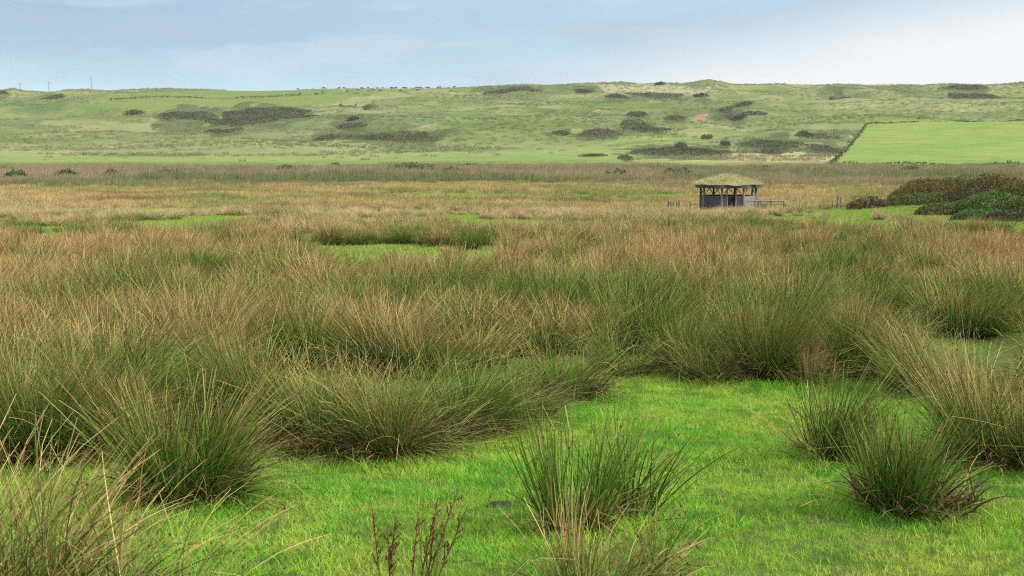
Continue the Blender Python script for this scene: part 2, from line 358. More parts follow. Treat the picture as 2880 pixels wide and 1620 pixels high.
# ------------------------------------------------------------------ stems and leaves as ribbons
def ribbons(base, az, th0, bend, L, w, K=4, wind=0.0, kink=0.0, tipw=.25, g=None):
    g = g or rng
    """curved tapering stems: base (n,3), heading az, tilt th0 growing by bend, length L, width w"""
    n = len(az); t = np.linspace(0, 1, K + 1)
    P = np.zeros((n, K + 1, 3)); P[:, 0] = base; D = np.zeros((n, K + 1, 3))
    wob = g.normal(0, .10, n); kf = (g.random(n) < kink) * g.uniform(.4, 1.2, n); kt = g.uniform(.35, .8, n)
    for k in range(K + 1):
        th = th0 + bend * t[k] ** 1.5 + kf * (t[k] > kt); a = az + wob * t[k] * 3
        D[:, k] = np.stack([np.sin(th) * np.cos(a) + wind * t[k] ** 1.3, np.sin(th) * np.sin(a), np.cos(th)], 1)
        D[:, k] /= np.linalg.norm(D[:, k], axis=1)[:, None]
        if k: P[:, k] = P[:, k - 1] + .5 * (D[:, k] + D[:, k - 1]) * (L / K)[:, None]
    P[:, :, 2] = np.maximum(P[:, :, 2], np.minimum(P[:, :1, 2], 0) + .015 * g.random((n, 1)) + .0)
    ra = g.random(n) * 2 * np.pi
    W = np.stack([np.cos(ra), np.sin(ra), np.zeros(n)], 1)[:, None, :].repeat(K + 1, 1)
    W -= D * (W * D).sum(2, keepdims=True); W /= np.linalg.norm(W, axis=2, keepdims=True) + 1e-6
    ww = (w[:, None] * (1 - (1 - tipw) * t[None, :] ** 1.2))[:, :, None] * .5
    V = np.stack([P - W * ww, P + W * ww], 2).reshape(-1, 3)
    b = (np.arange(n) * (K + 1) * 2)[:, None] + (np.arange(K) * 2)[None, :]
    Fq = np.stack([b, b + 1, b + 3, b + 2], -1).reshape(-1, 4)
    r1 = g.random(n); r2 = g.random(n)
    bt = np.stack([np.broadcast_to(t, (n, K + 1)), np.broadcast_to(r1[:, None], (n, K + 1)), np.broadcast_to(r2[:, None], (n, K + 1))], -1)
    return V, Fq, np.repeat(bt.reshape(-1, 3), 2, axis=0), P
def join(parts):
    V = []; Fq = []; A = []; o = 0
    for v, f, a in parts: V.append(v); Fq.append(f + o); A.append(a); o += len(v)
    return np.concatenate(V), np.concatenate(Fq), np.concatenate(A)
def tussock_stems(n, Lm, rb, spread, wind, bend, w, K=4, flop=0.0):
    m = max(3, int(6 + rb * 14)); sr = rb * np.sqrt(rng.random(m)); sa = rng.random(m) * 6.283
    sc = np.stack([sr * np.cos(sa), sr * np.sin(sa)], 1); sl = .74 + .34 * rng.random(m); st = rng.normal(0, .09, m); wgt = .4 + rng.random(m)
    k = rng.choice(m, n, p=wgt / wgt.sum())
    xy = sc[k] + rng.normal(0, rb * .16, (n, 2)); r = np.hypot(xy[:, 0], xy[:, 1]); a0 = np.arctan2(xy[:, 1], xy[:, 0])
    base = np.c_[xy, -.04 * np.ones(n)]
    az = a0 + rng.normal(0, .85, n)
    th = np.abs(rng.normal(0, .13, n) + st[k]) + spread * np.clip(r / rb, 0, 1.3) ** 1.5 * (.4 + .75 * rng.random(n))
    th = th * (1 - .30 * np.maximum(0, -np.cos(az)))
    fl = rng.random(n) < flop * (1 + np.cos(az) * .6)
    th = np.where(fl, th + .5 + .55 * rng.random(n), th)
    L = Lm * sl[k] * np.clip(rng.normal(.98, .15, n), .35, 1.25)
    bd = bend * (.2 + 1.2 * rng.random(n)) + np.where(fl, .35, 0)
    return ribbons(base, az, th, bd, L, np.full(n, w) * (.55 + .85 * rng.random(n) ** 1.5), K, wind * (.4 + 1.1 * rng.random(n)), .08)
def dead_stems(n, Lm, rb, w):
    a0 = rng.random(n) * 2 * np.pi; r = rb * (.4 + .9 * rng.random(n))
    base = np.stack([r * np.cos(a0), r * np.sin(a0), .02 + .12 * rng.random(n)], 1)
    return ribbons(base, a0 + rng.normal(0, .9, n), .5 + .8 * rng.random(n), .2 + .9 * rng.random(n), Lm * (.3 + .6 * rng.random(n)), np.full(n, w), 4, .15)
def seed_blobs(P, frac=.16, s=.0062):
    """small brown flower tufts on the side of the stems, kept in the stems' own mesh"""
    idx = np.where(rng.random(len(P)) < frac)[0]; n = len(idx)
    K = P.shape[1] - 1; t = (.74 + .2 * rng.random(n)) * K; k = np.minimum(t.astype(int), K - 1); f = (t - k)[:, None]
    c = P[idx, k] * (1 - f) + P[idx, k + 1] * f + rng.normal(0, .005, (n, 3))
    cb = np.array([(x, y, z) for x in (-1, 1) for y in (-1, 1) for z in (-1.5, 1.5)]) * .6
    fc = np.array([(0, 1, 3, 2), (4, 6, 7, 5), (0, 4, 5, 1), (2, 3, 7, 6), (0, 2, 6, 4), (1, 5, 7, 3)])
    V = (c[:, None, :] + cb[None] * s * (.6 + .9 * rng.random((n, 1, 1))) * (.6 + .7 * rng.random((n, 8, 1)))).reshape(-1, 3)
    A = np.zeros((len(V), 3)); A[:, 0] = 2
    return V, (fc[None] + (np.arange(n) * 8)[:, None, None]).reshape(-1, 4), A
# ------------------------------------------------------------------ instancing for uncountable cover only
def scatter(name, label, cat, pts, rot, scl, idx, sources, parent=None):
    """one object of ground cover: small patches repeated over its own points"""
    lib = bpy.data.collections.new(name + '_patches')
    for i, me in enumerate(sources):
        o = bpy.data.objects.new('%s_patch_%02d' % (name, i), me); lib.objects.link(o)
    me = bpy.data.meshes.new(name); me.vertices.add(len(pts)); me.vertices.foreach_set('co', np.asarray(pts, np.float32).ravel())
    for an, arr, ty in (('rot', rot, 'FLOAT'), ('scl', scl, 'FLOAT'), ('idx', idx, 'INT')):
        a = me.attributes.new(an, ty, 'POINT'); a.data.foreach_set('value', np.asarray(arr, np.int32 if ty == 'INT' else np.float32))
    for mm in sources[0].materials: me.materials.append(mm)
    o = link(name, me); tag(o, label, cat, None, 'stuff')
    ng = bpy.data.node_groups.new(name + '_cover', 'GeometryNodeTree')
    ng.interface.new_socket('Geometry', in_out='INPUT', socket_type='NodeSocketGeometry'); ng.interface.new_socket('Geometry', in_out='OUTPUT', socket_type='NodeSocketGeometry')
    gi = ng.nodes.new('NodeGroupInput'); go = ng.nodes.new('NodeGroupOutput'); ip = ng.nodes.new('GeometryNodeInstanceOnPoints')
    ci = ng.nodes.new('GeometryNodeCollectionInfo'); ci.inputs['Collection'].default_value = lib; ci.inputs['Separate Children'].default_value = True; ci.inputs['Reset Children'].default_value = True
    ip.inputs['Pick Instance'].default_value = True
    def at(nm, ty):
        a = ng.nodes.new('GeometryNodeInputNamedAttribute'); a.data_type = ty; a.inputs['Name'].default_value = nm; return a.outputs[0]
    cx = ng.nodes.new('ShaderNodeCombineXYZ'); er = ng.nodes.new('FunctionNodeEulerToRotation')
    ng.links.new(at('rot', 'FLOAT'), cx.inputs[2]); ng.links.new(cx.outputs[0], er.inputs[0]); ng.links.new(er.outputs[0], ip.inputs['Rotation'])
    ng.links.new(at('scl', 'FLOAT'), ip.inputs['Scale']); ng.links.new(at('idx', 'INT'), ip.inputs['Instance Index'])
    ng.links.new(gi.outputs[0], ip.inputs['Points']); ng.links.new(ci.outputs[0], ip.inputs['Instance']); ng.links.new(ip.outputs[0], go.inputs[0])
    md = o.modifiers.new('cover', 'NODES'); md.node_group = ng
    return o
def jitter_grid(y0, y1, step, k=.42, pad=2.0):
    out = []
    for y in np.arange(y0, y1, step):
        w = k * y + pad; xs = np.arange(-w, w, step); out.append(np.stack([xs, np.full(len(xs), y)], 1))
    p = np.concatenate(out); return p + (rng.random(p.shape) - .5) * step * .95

# ================================================================== SETTING
# ground sheet
yy = np.concatenate([np.arange(-70, 6, 4), np.arange(6, 50, .22), np.arange(50, 130, .8), np.arange(130, 520, 5)])
uu = np.linspace(-1, 1, 361)
X = (0.6 * uu + 1.5 * uu ** 9)[None, :] * (np.maximum(yy, 0) + 40)[:, None]; Y = np.broadcast_to(yy[:, None], X.shape)
Z = G(X, Y) - np.where(Y > 346, .4 + (Y - 346) * .01, 0)
def gridfaces(r, c):
    i = np.arange(r - 1)[:, None] * c + np.arange(c - 1)[None, :]
    return np.stack([i, i + 1, i + c + 1, i + c], -1).reshape(-1, 4)
o = link('ground', mesh_np('ground', np.stack([X, Y, Z], -1), gridfaces(*X.shape), mats=[M['ground']], smooth=True)); tag(o, kind='structure')
# hill
yy = np.concatenate([np.arange(335, 600, 1.3), np.arange(600, 1030, 1.5), np.arange(1030, 1500, 22)])
uu = np.linspace(-.62, .62, 1000)
X = uu[None, :] * yy[:, None]; Y = np.broadcast_to(yy[:, None], X.shape); Z = H(X, Y)
PX, PY = project(X, Y, hill_base(X, Y))
jx = (fbm(X / 30, Y / 30, 91, 3) - .5) * 60; jy = (fbm(X / 30, Y / 30, 95, 3) - .5) * 14
green = np.array((.120, .172, .052)); straw = np.array((.245, .245, .118)); deep = np.array((.072, .115, .042))
n = sst(.36, .64, fbm(X / 110, Y / 60, 51, 5))[..., None]; n2 = sst(.50, .68, fbm(X / 26, Y / 34, 57, 4))[..., None]; n3 = sst(.60, .70, fbm(X / 55, Y / 48, 63, 4))[..., None]
c = green * (1 - n) + (straw * .55 + green * .45) * n; c = c * (1 - .55 * n2) + straw * .55 * n2; c = c * (1 - .6 * n3) + deep * .6 * n3
def paint(c, mask, colr, a):
    mk = (mask * a)[..., None]; return c * (1 - mk) + np.array(colr) * mk
c = paint(c, inpoly(PX + jx, PY + jy, P_STRAW).astype(float), (.40, .33, .19), .6)
c = paint(c, inpoly(PX + jx * .3, PY + jy * .4, P_RIDGESAND).astype(float), (.38, .34, .22), .6)
low = inpoly(PX + jx * .7, PY + jy * .6, P_LOW).astype(float); c = paint(c, low, (.175, .245, .068), .75)
cow = inpoly(PX + jx * .2, PY + jy * .25, P_COW).astype(float); c = paint(c, cow, (.135, .190, .048), .9)
fld = inpoly(PX, PY, P_FIELD).astype(float); v = fbm(X / 18, Y / 10, 71, 3)[..., None]; c = c * (1 - fld[..., None]) + fld[..., None] * (np.array((.115, .225, .045)) * (1 - v) + np.array((.225, .255, .065)) * v)
c = paint(c, inpoly(PX + jx * .1, PY + jy * .2, P_SCAR).astype(float), (.34, .19, .11), .85); c = paint(c, inpoly(PX + jx * .1, PY + jy * .2, P_SCAR2).astype(float), (.40, .22, .13), .7)
n4 = sst(.60, .70, fbm(X / 150, Y / 13, 77, 4)) * (1 - fld) * (1 - .6 * cow); c = paint(c, n4, (.095, .125, .05), .5)
P_BRACKEN = [(1990, 442), (2010, 427), (2200, 430), (2330, 438), (2300, 456), (2100, 456)]
c = paint(c, inpoly(PX + jx, PY + jy * .8, P_BRACKEN).astype(float) * sst(.4, .55, fbm(X / 14, Y / 10, 83, 3)), (.25, .14, .08), .75)
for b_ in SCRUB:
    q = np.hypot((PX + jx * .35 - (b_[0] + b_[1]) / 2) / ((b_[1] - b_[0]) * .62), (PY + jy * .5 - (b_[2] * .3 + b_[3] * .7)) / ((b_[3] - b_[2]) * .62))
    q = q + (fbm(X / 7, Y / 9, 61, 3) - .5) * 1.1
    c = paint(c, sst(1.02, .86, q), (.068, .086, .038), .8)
o = link('hill', mesh_np('hill', np.stack([X, Y, Z], -1), gridfaces(*X.shape), {'hc': c.reshape(-1, 3)}, [M['hill']], True)); tag(o, kind='structure')

HERO = [
 (1625, 1500, 300, .85, .17, 0.46, .10, .12, .04, .03, 0.0125, 'upright dark green rush tussock standing alone in the middle of the grass clearing'),
 (1790, 1455, 120, .78, .12, .62, .34, .25, .06, .06, 0.0115, 'thin dark green rush tuft fanning right beside the lone middle tussock'),
 (1700, 1690, 360, .66, .24, .7, .55, .45, 0.68, .12, 0.0085, 'brown stemmed rush tuft at the bottom edge below the lone middle tussock'),
 (1850, 1600, 75, .55, .09, .5, .2, .3, .15, .05, 0.0052, 'small sparse green rush tuft low beside the brown bottom edge tuft'),
 (1200, 1625, 20, .55, .08, .3, .1, .1, .1, 0, 0.0052, 'few single green rush stems beside the rusty dock plants'),
 (535, 1410, 1300, .98, .27, .54, .26, .5, .34, .14, 0.0085, 'big domed green rush tussock with straw tips at the left of the grass clearing'),
 (-60, 1800, 520, 1.05, .30, .45, .50, .6, 0.58, .05, 0.0100, 'tall brown rushes leaning right in the bottom left corner'),
 (180, 1790, 340, 1.05, .28, .5, .60, .8, 0.62, .06, 0.0095, 'second clump of leaning brown rushes along the bottom left edge'),
 (400, 1790, 230, 0.95, .28, .5, .75, .9, 0.68, .08, 0.0085, 'straw coloured arching rushes at the bottom edge right of the corner clump'),
 (2325, 1300, 520, .96, .23, .5, .22, .25, .22, .08, 0.0095, 'green rush tussock with straw base left of two at the right of the clearing'),
 (2570, 1440, 800, .78, .27, .48, .32, .35, .12, .12, 0.0095, 'lush dark green rush tussock nearest at the right of the grass clearing'),
 (2830, 1300, 2100, 1.12, .36, .70, .18, .35, .55, .12, 0.0067, 'large brown topped rush tussock at the right edge of the clearing'),
 (80, 1290, 2100, 1.12, .36, .45, .20, .45, .30, .18, 0.0067, 'tall dark rush tussock at the left edge above the corner clump'),
 (290, 1270, 1819, 1.02, .34, .6, .22, .6, .36, .25, 0.0067, 'dark shaggy rush tussock between the left edge one and the big dome'),
 (760, 1240, 2100, 1.10, .33, .62, .22, .50, .28, .15, 0.0067, 'tall green rush tussock directly behind the big dome at left'),
 (930, 1275, 1819, 1.00, .33, .8, .28, .75, .44, .38, 0.0067, 'flattened brown rush tussock bordering the top left of the clearing'),
 (1110, 1280, 1680, .95, .34, .95, .34, .85, .48, .45, 0.0067, 'collapsed reddish brown rush tussock on the top border of the clearing'),
 (1280, 1235, 1540, .92, .32, .85, .40, .75, .14, .32, 0.0067, 'green rush tussock leaning right on the top border of the clearing'),
 (1430, 1185, 1400, .90, .32, .9, .42, .85, .22, .40, 0.0067, 'loose green and straw rush tussock sprawling towards the clearing corner'),
 (1590, 1120, 1260, .90, .32, .9, .40, .9, .35, .45, 0.0067, 'low sprawling rush tussock at the far corner of the clearing'),
 (1925, 1050, 1260, .95, .24, .62, .14, .25, .22, .08, 0.0063, 'compact dark rush tussock at the far clearing edge left of the paired tall ones'),
 (2140, 1065, 1959, 1.20, .30, .62, .20, .3, .40, .12, 0.0063, 'left one of two tall brown tipped rush tussocks at the far edge of the clearing'),
 (2420, 1065, 2100, 1.18, .32, .60, .20, .3, .32, .10, 0.0063, 'right one of two tall brown tipped rush tussocks at the far edge of the clearing'),
 (2280, 1092, 450, .62, .22, .55, .10, .25, .72, .10, 0.0059, 'short straw rush tuft in front of the two tall far edge tussocks'),
 (2620, 1110, 1540, 1.0, .34, .9, .42, .8, .42, .40, 0.0059, 'sprawling brown rush tussock right of the two tall far edge ones'),
 (1760, 1062, 875, .80, .28, .85, .30, .7, .34, .35, 0.0059, 'low brownish rush tussock on the far clearing edge beside the compact dark one'),
 (2010, 1075, 875, .72, .28, .9, .32, .8, .30, .45, 0.0059, 'drooping grey green rush tussock between compact and tall ones at the far edge'),
]
# ------------------------------------------------------------------ meadow grass in the clearings
def grass_patch(size, n, L, w, seed):
    g = np.random.default_rng(seed)
    base = np.stack([(g.random(n) - .5) * size, (g.random(n) - .5) * size, np.full(n, -.03)], 1)
    V, Fq, bt, _ = ribbons(base, g.random(n) * 6.283, np.abs(g.normal(.25, .3, n)), .3 + .9 * g.random(n), (L + .025) * (.4 + .8 * g.random(n) + 1.0 * (g.random(n) > .993)), np.full(n, w) * (.6 + .7 * g.random(n)), 2, .1, tipw=.15, g=g)
    return mesh_np('grass_patch', V, Fq, {'bt': bt}, [M['grass']])
FRONT = np.array([(-400, 1340), (0, 1335), (380, 1330), (700, 1275), (1100, 1290), (1250, 1262), (1400, 1215), (1560, 1160), (1680, 1085), (1800, 1075), (2000, 1085), (2250, 1105), (2560, 1110), (2680, 1150), (2800, 1300), (3300, 1330)], float)
HOLES = [[(2130, 612), (2250, 600), (2330, 592), (2440, 594), (2530, 606), (2500, 640), (2420, 662), (2300, 655)],
         [(1200, 645), (1330, 622), (1420, 640), (1560, 652), (1690, 640), (1640, 672), (1560, 690), (1470, 725), (1400, 745), (1330, 705), (1250, 676)],
         [(825, 640), (870, 612), (905, 620), (860, 660)], [(130, 735), (150, 718), (165, 730), (150, 748)], [(840, 680), (880, 668), (930, 680), (870, 700)],
         [(1900, 690), (2050, 680), (2110, 690), (2000, 704)], [(1540, 660), (1600, 652), (1620, 664), (1560, 672)]]
def clear(px, py, grow=0):
    m = np.zeros(px.shape, bool)
    for h in HOLES: m |= inpoly(px, py, h)
    return m
p = jitter_grid(7.0, 19, .22); z = G(p[:, 0], p[:, 1]); px, py = project(p[:, 0], p[:, 1], z)
k = py > np.interp(px, FRONT[:, 0], FRONT[:, 1]) - 60; p = p[k]; z = z[k]
q = jitter_grid(19, 108, .80); zq = G(q[:, 0], q[:, 1]); qx, qy = project(q[:, 0], q[:, 1], zq)
k = clear(qx, qy) | (q[:, 1] > 26); q = q[k]; zq = zq[k]
m_ = jitter_grid(100, 165, 1.0); zm = G(m_[:, 0], m_[:, 1]); mx, my = project(m_[:, 0], m_[:, 1], zm); k = inpoly(mx, my, [(1040, 552), (1250, 532), (1480, 538), (1700, 550), (1960, 540), (2300, 548), (2300, 562), (1980, 572), (1400, 568), (1150, 567)]); q = np.concatenate([q, m_[k]]); zq = np.concatenate([zq, zm[k]])
src = [grass_patch(.36, 620, .040, .0048, 100 + i) for i in range(5)] + [grass_patch(.34, 560, .060, .0055, 120 + i) for i in range(2)] + [grass_patch(1.1, 900, .11, .013, 130 + i) for i in range(3)]
n1, n2 = len(p), len(q)
lush = vn(p[:, 0] / 1.6, p[:, 1] / 1.6, 41) > .70
foot = np.zeros(n1)
for a_ in HERO:
    if a_[1] < 1600:
        h_ = hit(a_[0], a_[1]); foot = np.maximum(foot, np.exp(-((p[:, 0] - h_[0]) ** 2 + (p[:, 1] - h_[1]) ** 2) / .30))
lush |= foot > .35
idx = np.concatenate([np.where(lush & (rng.random(n1) < .8), 5 + rng.integers(0, 2, n1), rng.integers(0, 5, n1)), 7 + rng.integers(0, 3, n2)])
pts = np.concatenate([np.c_[p, z], np.c_[q, zq]])
scatter('meadow_grass', 'short bright green grass covering the clearings between the rushes', 'grass', pts, rng.random(n1 + n2) * 6.283, (.80 + .6 * fbm(pts[:, 0] / .7, pts[:, 1] / .7, 88, 3)) * (.8 + .4 * rng.random(n1 + n2)) * (1 + .7 * np.concatenate([foot, np.zeros(n2)])), idx, src)

# ------------------------------------------------------------------ rush tussocks: the ones in front, each by hand
G_FRONT = 'rush tussocks around the front clearing'
def hero(px, py, n, Lm, rb, spread, wind, bend, brown, flop, w, label, dead=.2, seeds=.15):
    loc = hit(px, py) if py < 1640 else None
    if loc is None:
        d = ray(px, py); d /= d[1]; ys = np.arange(3, 12, .02); kk = np.argmax(CAMZ + d[2] * ys < G(d[0] * ys, ys)); loc = np.array([d[0] * ys[kk], ys[kk], float(G(d[0] * ys[kk], ys[kk]))])
    r = link('rush_tussock', None, None, loc); r.empty_display_size = .2
    tag(r, label, 'rush tussock', G_FRONT)
    V, Fq, bt, P = tussock_stems(n, Lm, rb, spread, wind, bend, w, 6, flop)
    if seeds: V, Fq, bt = join([(V, Fq, bt), seed_blobs(P, seeds)])
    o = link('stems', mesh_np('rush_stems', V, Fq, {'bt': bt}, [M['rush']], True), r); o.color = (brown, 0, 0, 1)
    nd_ = int(n * dead)
    if nd_:
        V, Fq, bt, _ = dead_stems(nd_, Lm * .8, rb * 1.1, w * 1.1)
        if n > 700:
            q = dead_stems(nd_, .55, rb * 1.2, w * 1.8)[:3]; q[2][:, 1:] *= .12; V, Fq, bt = join([(V, Fq, bt), q])  # extra dead stems, darkened to stand for shade low in the tussock
        link('dead_stems', mesh_np('dead_rush_stems', V, Fq, {'bt': bt}, [M['dead']], True), r)
    return loc
hero_xy = np.array([hero(*a)[:2] for a in HERO])

# ------------------------------------------------------------------ rush tussocks: the dense stand behind
def variant(kind, i):
    n, Lm, rb, spread, wind, bend, flop, w = kind
    V, Fq, bt, P = tussock_stems(n, Lm, rb, spread, wind, bend, w, 4, flop)
    if w < .02:
        d = dead_stems(int(n * .08), Lm * .8, rb, w)[:3]; d[2][:, 1] = 1.0; d[2][:, 0] = .8
        q = dead_stems(int(n * .30), .62, rb * 1.15, w * 1.6)[:3]; q[2][:, 0] *= .12  # short dead litter, coloured dark to paint the shade in the gaps
        V, Fq, bt = join([(V, Fq, bt), d, q])
    return V, Fq, bt
near_kinds = [(950, .92, .34, .62, .30, .45, .08, .0082), (950, .86, .36, .75, .38, .6, .12, .0082), (850, .98, .32, .52, .28, .40, .10, .0082), (950, .80, .38, .95, .40, .70, .22, .0082), (780, .92, .30, .55, .24, .35, .06, .0082), (850, .76, .38, .85, .40, .65, .2, .0082)]
near_mesh = [mesh_np('rush_tussock_mesh', *variant(near_kinds[i % 6], i)[:2], None) for i in range(0)]
for i in range(9):
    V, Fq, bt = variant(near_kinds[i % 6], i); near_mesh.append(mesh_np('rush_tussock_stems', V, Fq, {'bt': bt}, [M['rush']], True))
def poisson(pts, r, keep):
    out = list(keep); cell = {}; res = []
    def key(a): return (int(math.floor(a[0] / r)), int(math.floor(a[1] / r)))
    for a in keep: cell.setdefault(key(a), []).append(a)
    for i, a in enumerate(pts):
        kx, ky = key(a); ok = True
        for dx in (-1, 0, 1):
            for dy in (-1, 0, 1):
                for b in cell.get((kx + dx, ky + dy), ()):
                    if (a[0] - b[0]) ** 2 + (a[1] - b[1]) ** 2 < r * r: ok = False
        if ok: cell.setdefault((kx, ky), []).append(a); res.append(i)
    return np.array(res)
c1 = jitter_grid(9, 62, .33, .43, 2.5); rng.shuffle(c1)
z = G(c1[:, 0], c1[:, 1]); px, py = project(c1[:, 0], c1[:, 1], z)
tx, ty = project(c1[:, 0], c1[:, 1], z + .75)
k = (py < np.interp(px, FRONT[:, 0], FRONT[:, 1]) - 22) & ~(clear(px, py) & (rng.random(len(c1)) < .85)) & ~(clear(tx, ty) & (rng.random(len(c1)) < .85)); c1 = c1[k]
ii = poisson(c1.tolist(), .80, [tuple(a) for a in hero_xy]); c1 = c1[ii]
dens = fbm(c1[:, 0] / 4, c1[:, 1] / 4, 301, 2); far = sst(26, 44, c1[:, 1])
c1 = c1[(dens > .37 + .12 * far + .05 * sst(38, 48, c1[:, 1]))]
c1 = c1[np.argsort(c1[:, 1])]
NIND = 272
ind, rest = c1[:NIND], c1[NIND:]
LAB = [
 ('brown tipped rush tussock in the dense stand on the left third of the field', 'rush tussocks in the dense left stand'),
 ('brown tipped rush tussock in the dense stand behind the middle of the clearing', 'rush tussocks in the dense middle stand'),
 ('brown tipped rush tussock in the dense stand on the right beyond the clearing', 'rush tussocks in the dense right stand'),
 ('green sided rush tussock in the dense stand on the left third of the field', 'greener rush tussocks in the dense left stand'),
 ('green sided rush tussock in the dense stand behind the middle of the clearing', 'greener rush tussocks in the dense middle stand'),
 ('green sided rush tussock in the dense stand on the right beyond the clearing', 'greener rush tussocks in the dense right stand')]
zi = G(ind[:, 0], ind[:, 1]); ix, iy = project(ind[:, 0], ind[:, 1], zi)
for j, (x, y) in enumerate(ind):
    o = link('rush_tussock', near_mesh[int(rng.integers(0, 9))], None, (x, y, zi[j]), float(rng.normal(0, .35)))
    s = float(.72 + .62 * rng.random()) * float(np.interp(y, [9, 14, 30], [.88, 1, 1.02])); w_ = s * float(.95 + .35 * rng.random()); o.scale = (w_, w_, s)
    b = float(np.clip(.02 + .62 * sst(.36, .64, fbm(x / 3.2, y / 3.2, 401, 2)) + .20 * sst(13, 24, np.array(y)) - .03 + rng.normal(0, .19), 0, 1)); o.color = (b, 0, 0, 1)
    zone = (0 if ix[j] < 960 else 1 if ix[j] < 1800 else 2) + (0 if b > .46 else 3)
    tag(o, LAB[zone][0], 'rush tussock', LAB[zone][1])
# the rest of the rushes, out to the shelter: beyond counting
c2 = jitter_grid(62, 99, .86, .43, 3); z = G(c2[:, 0], c2[:, 1]); px, py = project(c2[:, 0], c2[:, 1], z)
tx, ty = project(c2[:, 0], c2[:, 1], z + .55); k = ~(clear(px, py) & (rng.random(len(c2)) < .8)) & ~(clear(tx, ty) & (rng.random(len(c2)) < .72)) & (fbm(c2[:, 0] / 6, c2[:, 1] / 5, 305, 3) > np.where(px < 1000, .44, np.where(px > 1850, .53, .49))) & ~((px > 2450) & (py < np.interp(px, [2450, 2620, 2880], [598, 640, 668]))) & ~((np.abs(px - 2050) < 110) & (c2[:, 1] > 90.5)); c2 = c2[k]
far_kinds = [(200, 1.0, .36, .7, .34, .55, .18, .024), (200, .95, .40, .9, .40, .7, .25, .024), (170, 1.1, .30, .55, .28, .4, .08, .024), (170, .85, .42, .95, .42, .75, .3, .024), (150, 1.0, .28, .5, .24, .35, .05, .024)]
far_kinds = [(300, .95, .34, .75, .34, .8, .25, .017), (300, .90, .38, .95, .40, .95, .35, .017), (260, 1.05, .28, .6, .28, .6, .15, .017), (280, .80, .40, 1.0, .42, 1.0, .4, .017), (220, .95, .26, .55, .24, .5, .1, .017)]
src = []
for i in range(5):
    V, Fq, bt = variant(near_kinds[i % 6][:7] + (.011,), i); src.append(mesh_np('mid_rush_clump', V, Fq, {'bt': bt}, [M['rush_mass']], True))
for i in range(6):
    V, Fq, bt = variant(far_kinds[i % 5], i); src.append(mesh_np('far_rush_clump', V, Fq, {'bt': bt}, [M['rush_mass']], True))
pts = np.concatenate([rest, c2]); zz = G(pts[:, 0], pts[:, 1])
scatter('rush_field', 'mass of brown and green rushes stretching from the clearing to the shelter', 'rushes', np.c_[pts, zz], rng.normal(0, .4, len(pts)), (.72 + .5 * rng.random(len(pts))) * np.interp(pts[:, 1], [25, 50, 75, 95], [1, .9, .72, .55]), np.where(pts[:, 1] + rng.normal(0, 5, len(pts)) < 48, rng.integers(0, 5, len(pts)), 5 + rng.integers(0, 6, len(pts))), src)

# ------------------------------------------------------------------ pale marsh grass and the reed bed
def clump(n, size, L, w, bend, mat, nm, K=3):
    base = np.stack([(rng.random(n) - .5) * size, (rng.random(n) - .5) * size, np.full(n, -.05)], 1)
    V, Fq, bt, _ = ribbons(base, rng.random(n) * 6.283, np.abs(rng.normal(.08, .14, n)), bend * rng.random(n), L * (.6 + .5 * rng.random(n)), np.full(n, w), K, .22)
    return mesh_np(nm, V, Fq, {'bt': bt}, [mat], True)
c = jitter_grid(86, 190, .90, .44, 5); z = G(c[:, 0], c[:, 1]); px, py = project(c[:, 0], c[:, 1], z)
k = (c[:, 1] > 88 + 12 * vn(c[:, 0] / 8, c[:, 1] / 8, 8)) & ~((np.abs(c[:, 0] - 16.1) < 4.2) & (np.abs(c[:, 1] - 95) < 4)) & ~((px > 2480) & (c[:, 1] < 108)) & ~(inpoly(px, py, [(1060, 548), (1250, 535), (1480, 540), (1700, 552), (1960, 545), (1980, 570), (1400, 566), (1150, 565)]) & (rng.random(len(c)) < .88)); c = c[k]; z = z[k]
src = [clump(80, (.7, 1.0, 1.4)[i % 3], .66, .034, .9, M['marsh'], 'marsh_grass_clump') for i in range(6)]
scatter('marsh_grass', 'pale golden marsh grass between the rushes and the reed bed', 'grass', np.c_[c, z], rng.normal(0, .5, len(c)), (.35 + 1.0 * fbm(c[:, 0] / 5, c[:, 1] / 5, 9, 2)) * (.7 + .6 * rng.random(len(c))), rng.integers(0, 6, len(c)), src)
c = jitter_grid(163, 349, 1.7, .44, 8); c = c[c[:, 1] > 150 + 55 * fbm(c[:, 0] / 24, c[:, 1] / 30, 12, 3) - 8]
z = G(c[:, 0], c[:, 1]); src = [clump(75, 2.0, 1.95, .062, .45, M['reed'], 'reed_clump') for i in range(5)]
scatter('reed_bed', 'wide bed of grey green and mauve brown reeds at the foot of the hill', 'reeds', np.c_[c, z], rng.normal(0, .5, len(c)), (.35 + 1.05 * fbm(c[:, 0] / 26, c[:, 1] / 12, 19, 3)) * np.interp(c[:, 1], [150, 170, 205, 320, 349], [.40, .62, 1, 1.0, .80]) * (.75 + .5 * rng.random(len(c))), rng.integers(0, 5, len(c)), src)

# ------------------------------------------------------------------ rough tufts on the hill
c = jitter_grid(400, 1005, 3.6, .44, 10); z = H(c[:, 0], c[:, 1]); px, py = project(c[:, 0], c[:, 1], z)
k = ~inpoly(px, py, P_COW) & ~inpoly(px, py, P_FIELD) & ~(inpoly(px, py, P_LOW) & (rng.random(len(c)) < .93)) & (fbm(c[:, 0] / 28, c[:, 1] / 16, 57, 3) > .44) & ~inpoly(px, py, P_SCAR); c = c[k]; z = z[k]
src = [clump(26, 2.2, .75, .16, .8, M['tuft'], 'hill_tuft', 2) for i in range(5)]
scatter('hill_grass', 'rough pale tufts of grass all over the hillside', 'grass', np.c_[c, z], rng.random(len(c)) * 6.28, .6 + .8 * rng.random(len(c)), rng.integers(0, 5, len(c)), src)

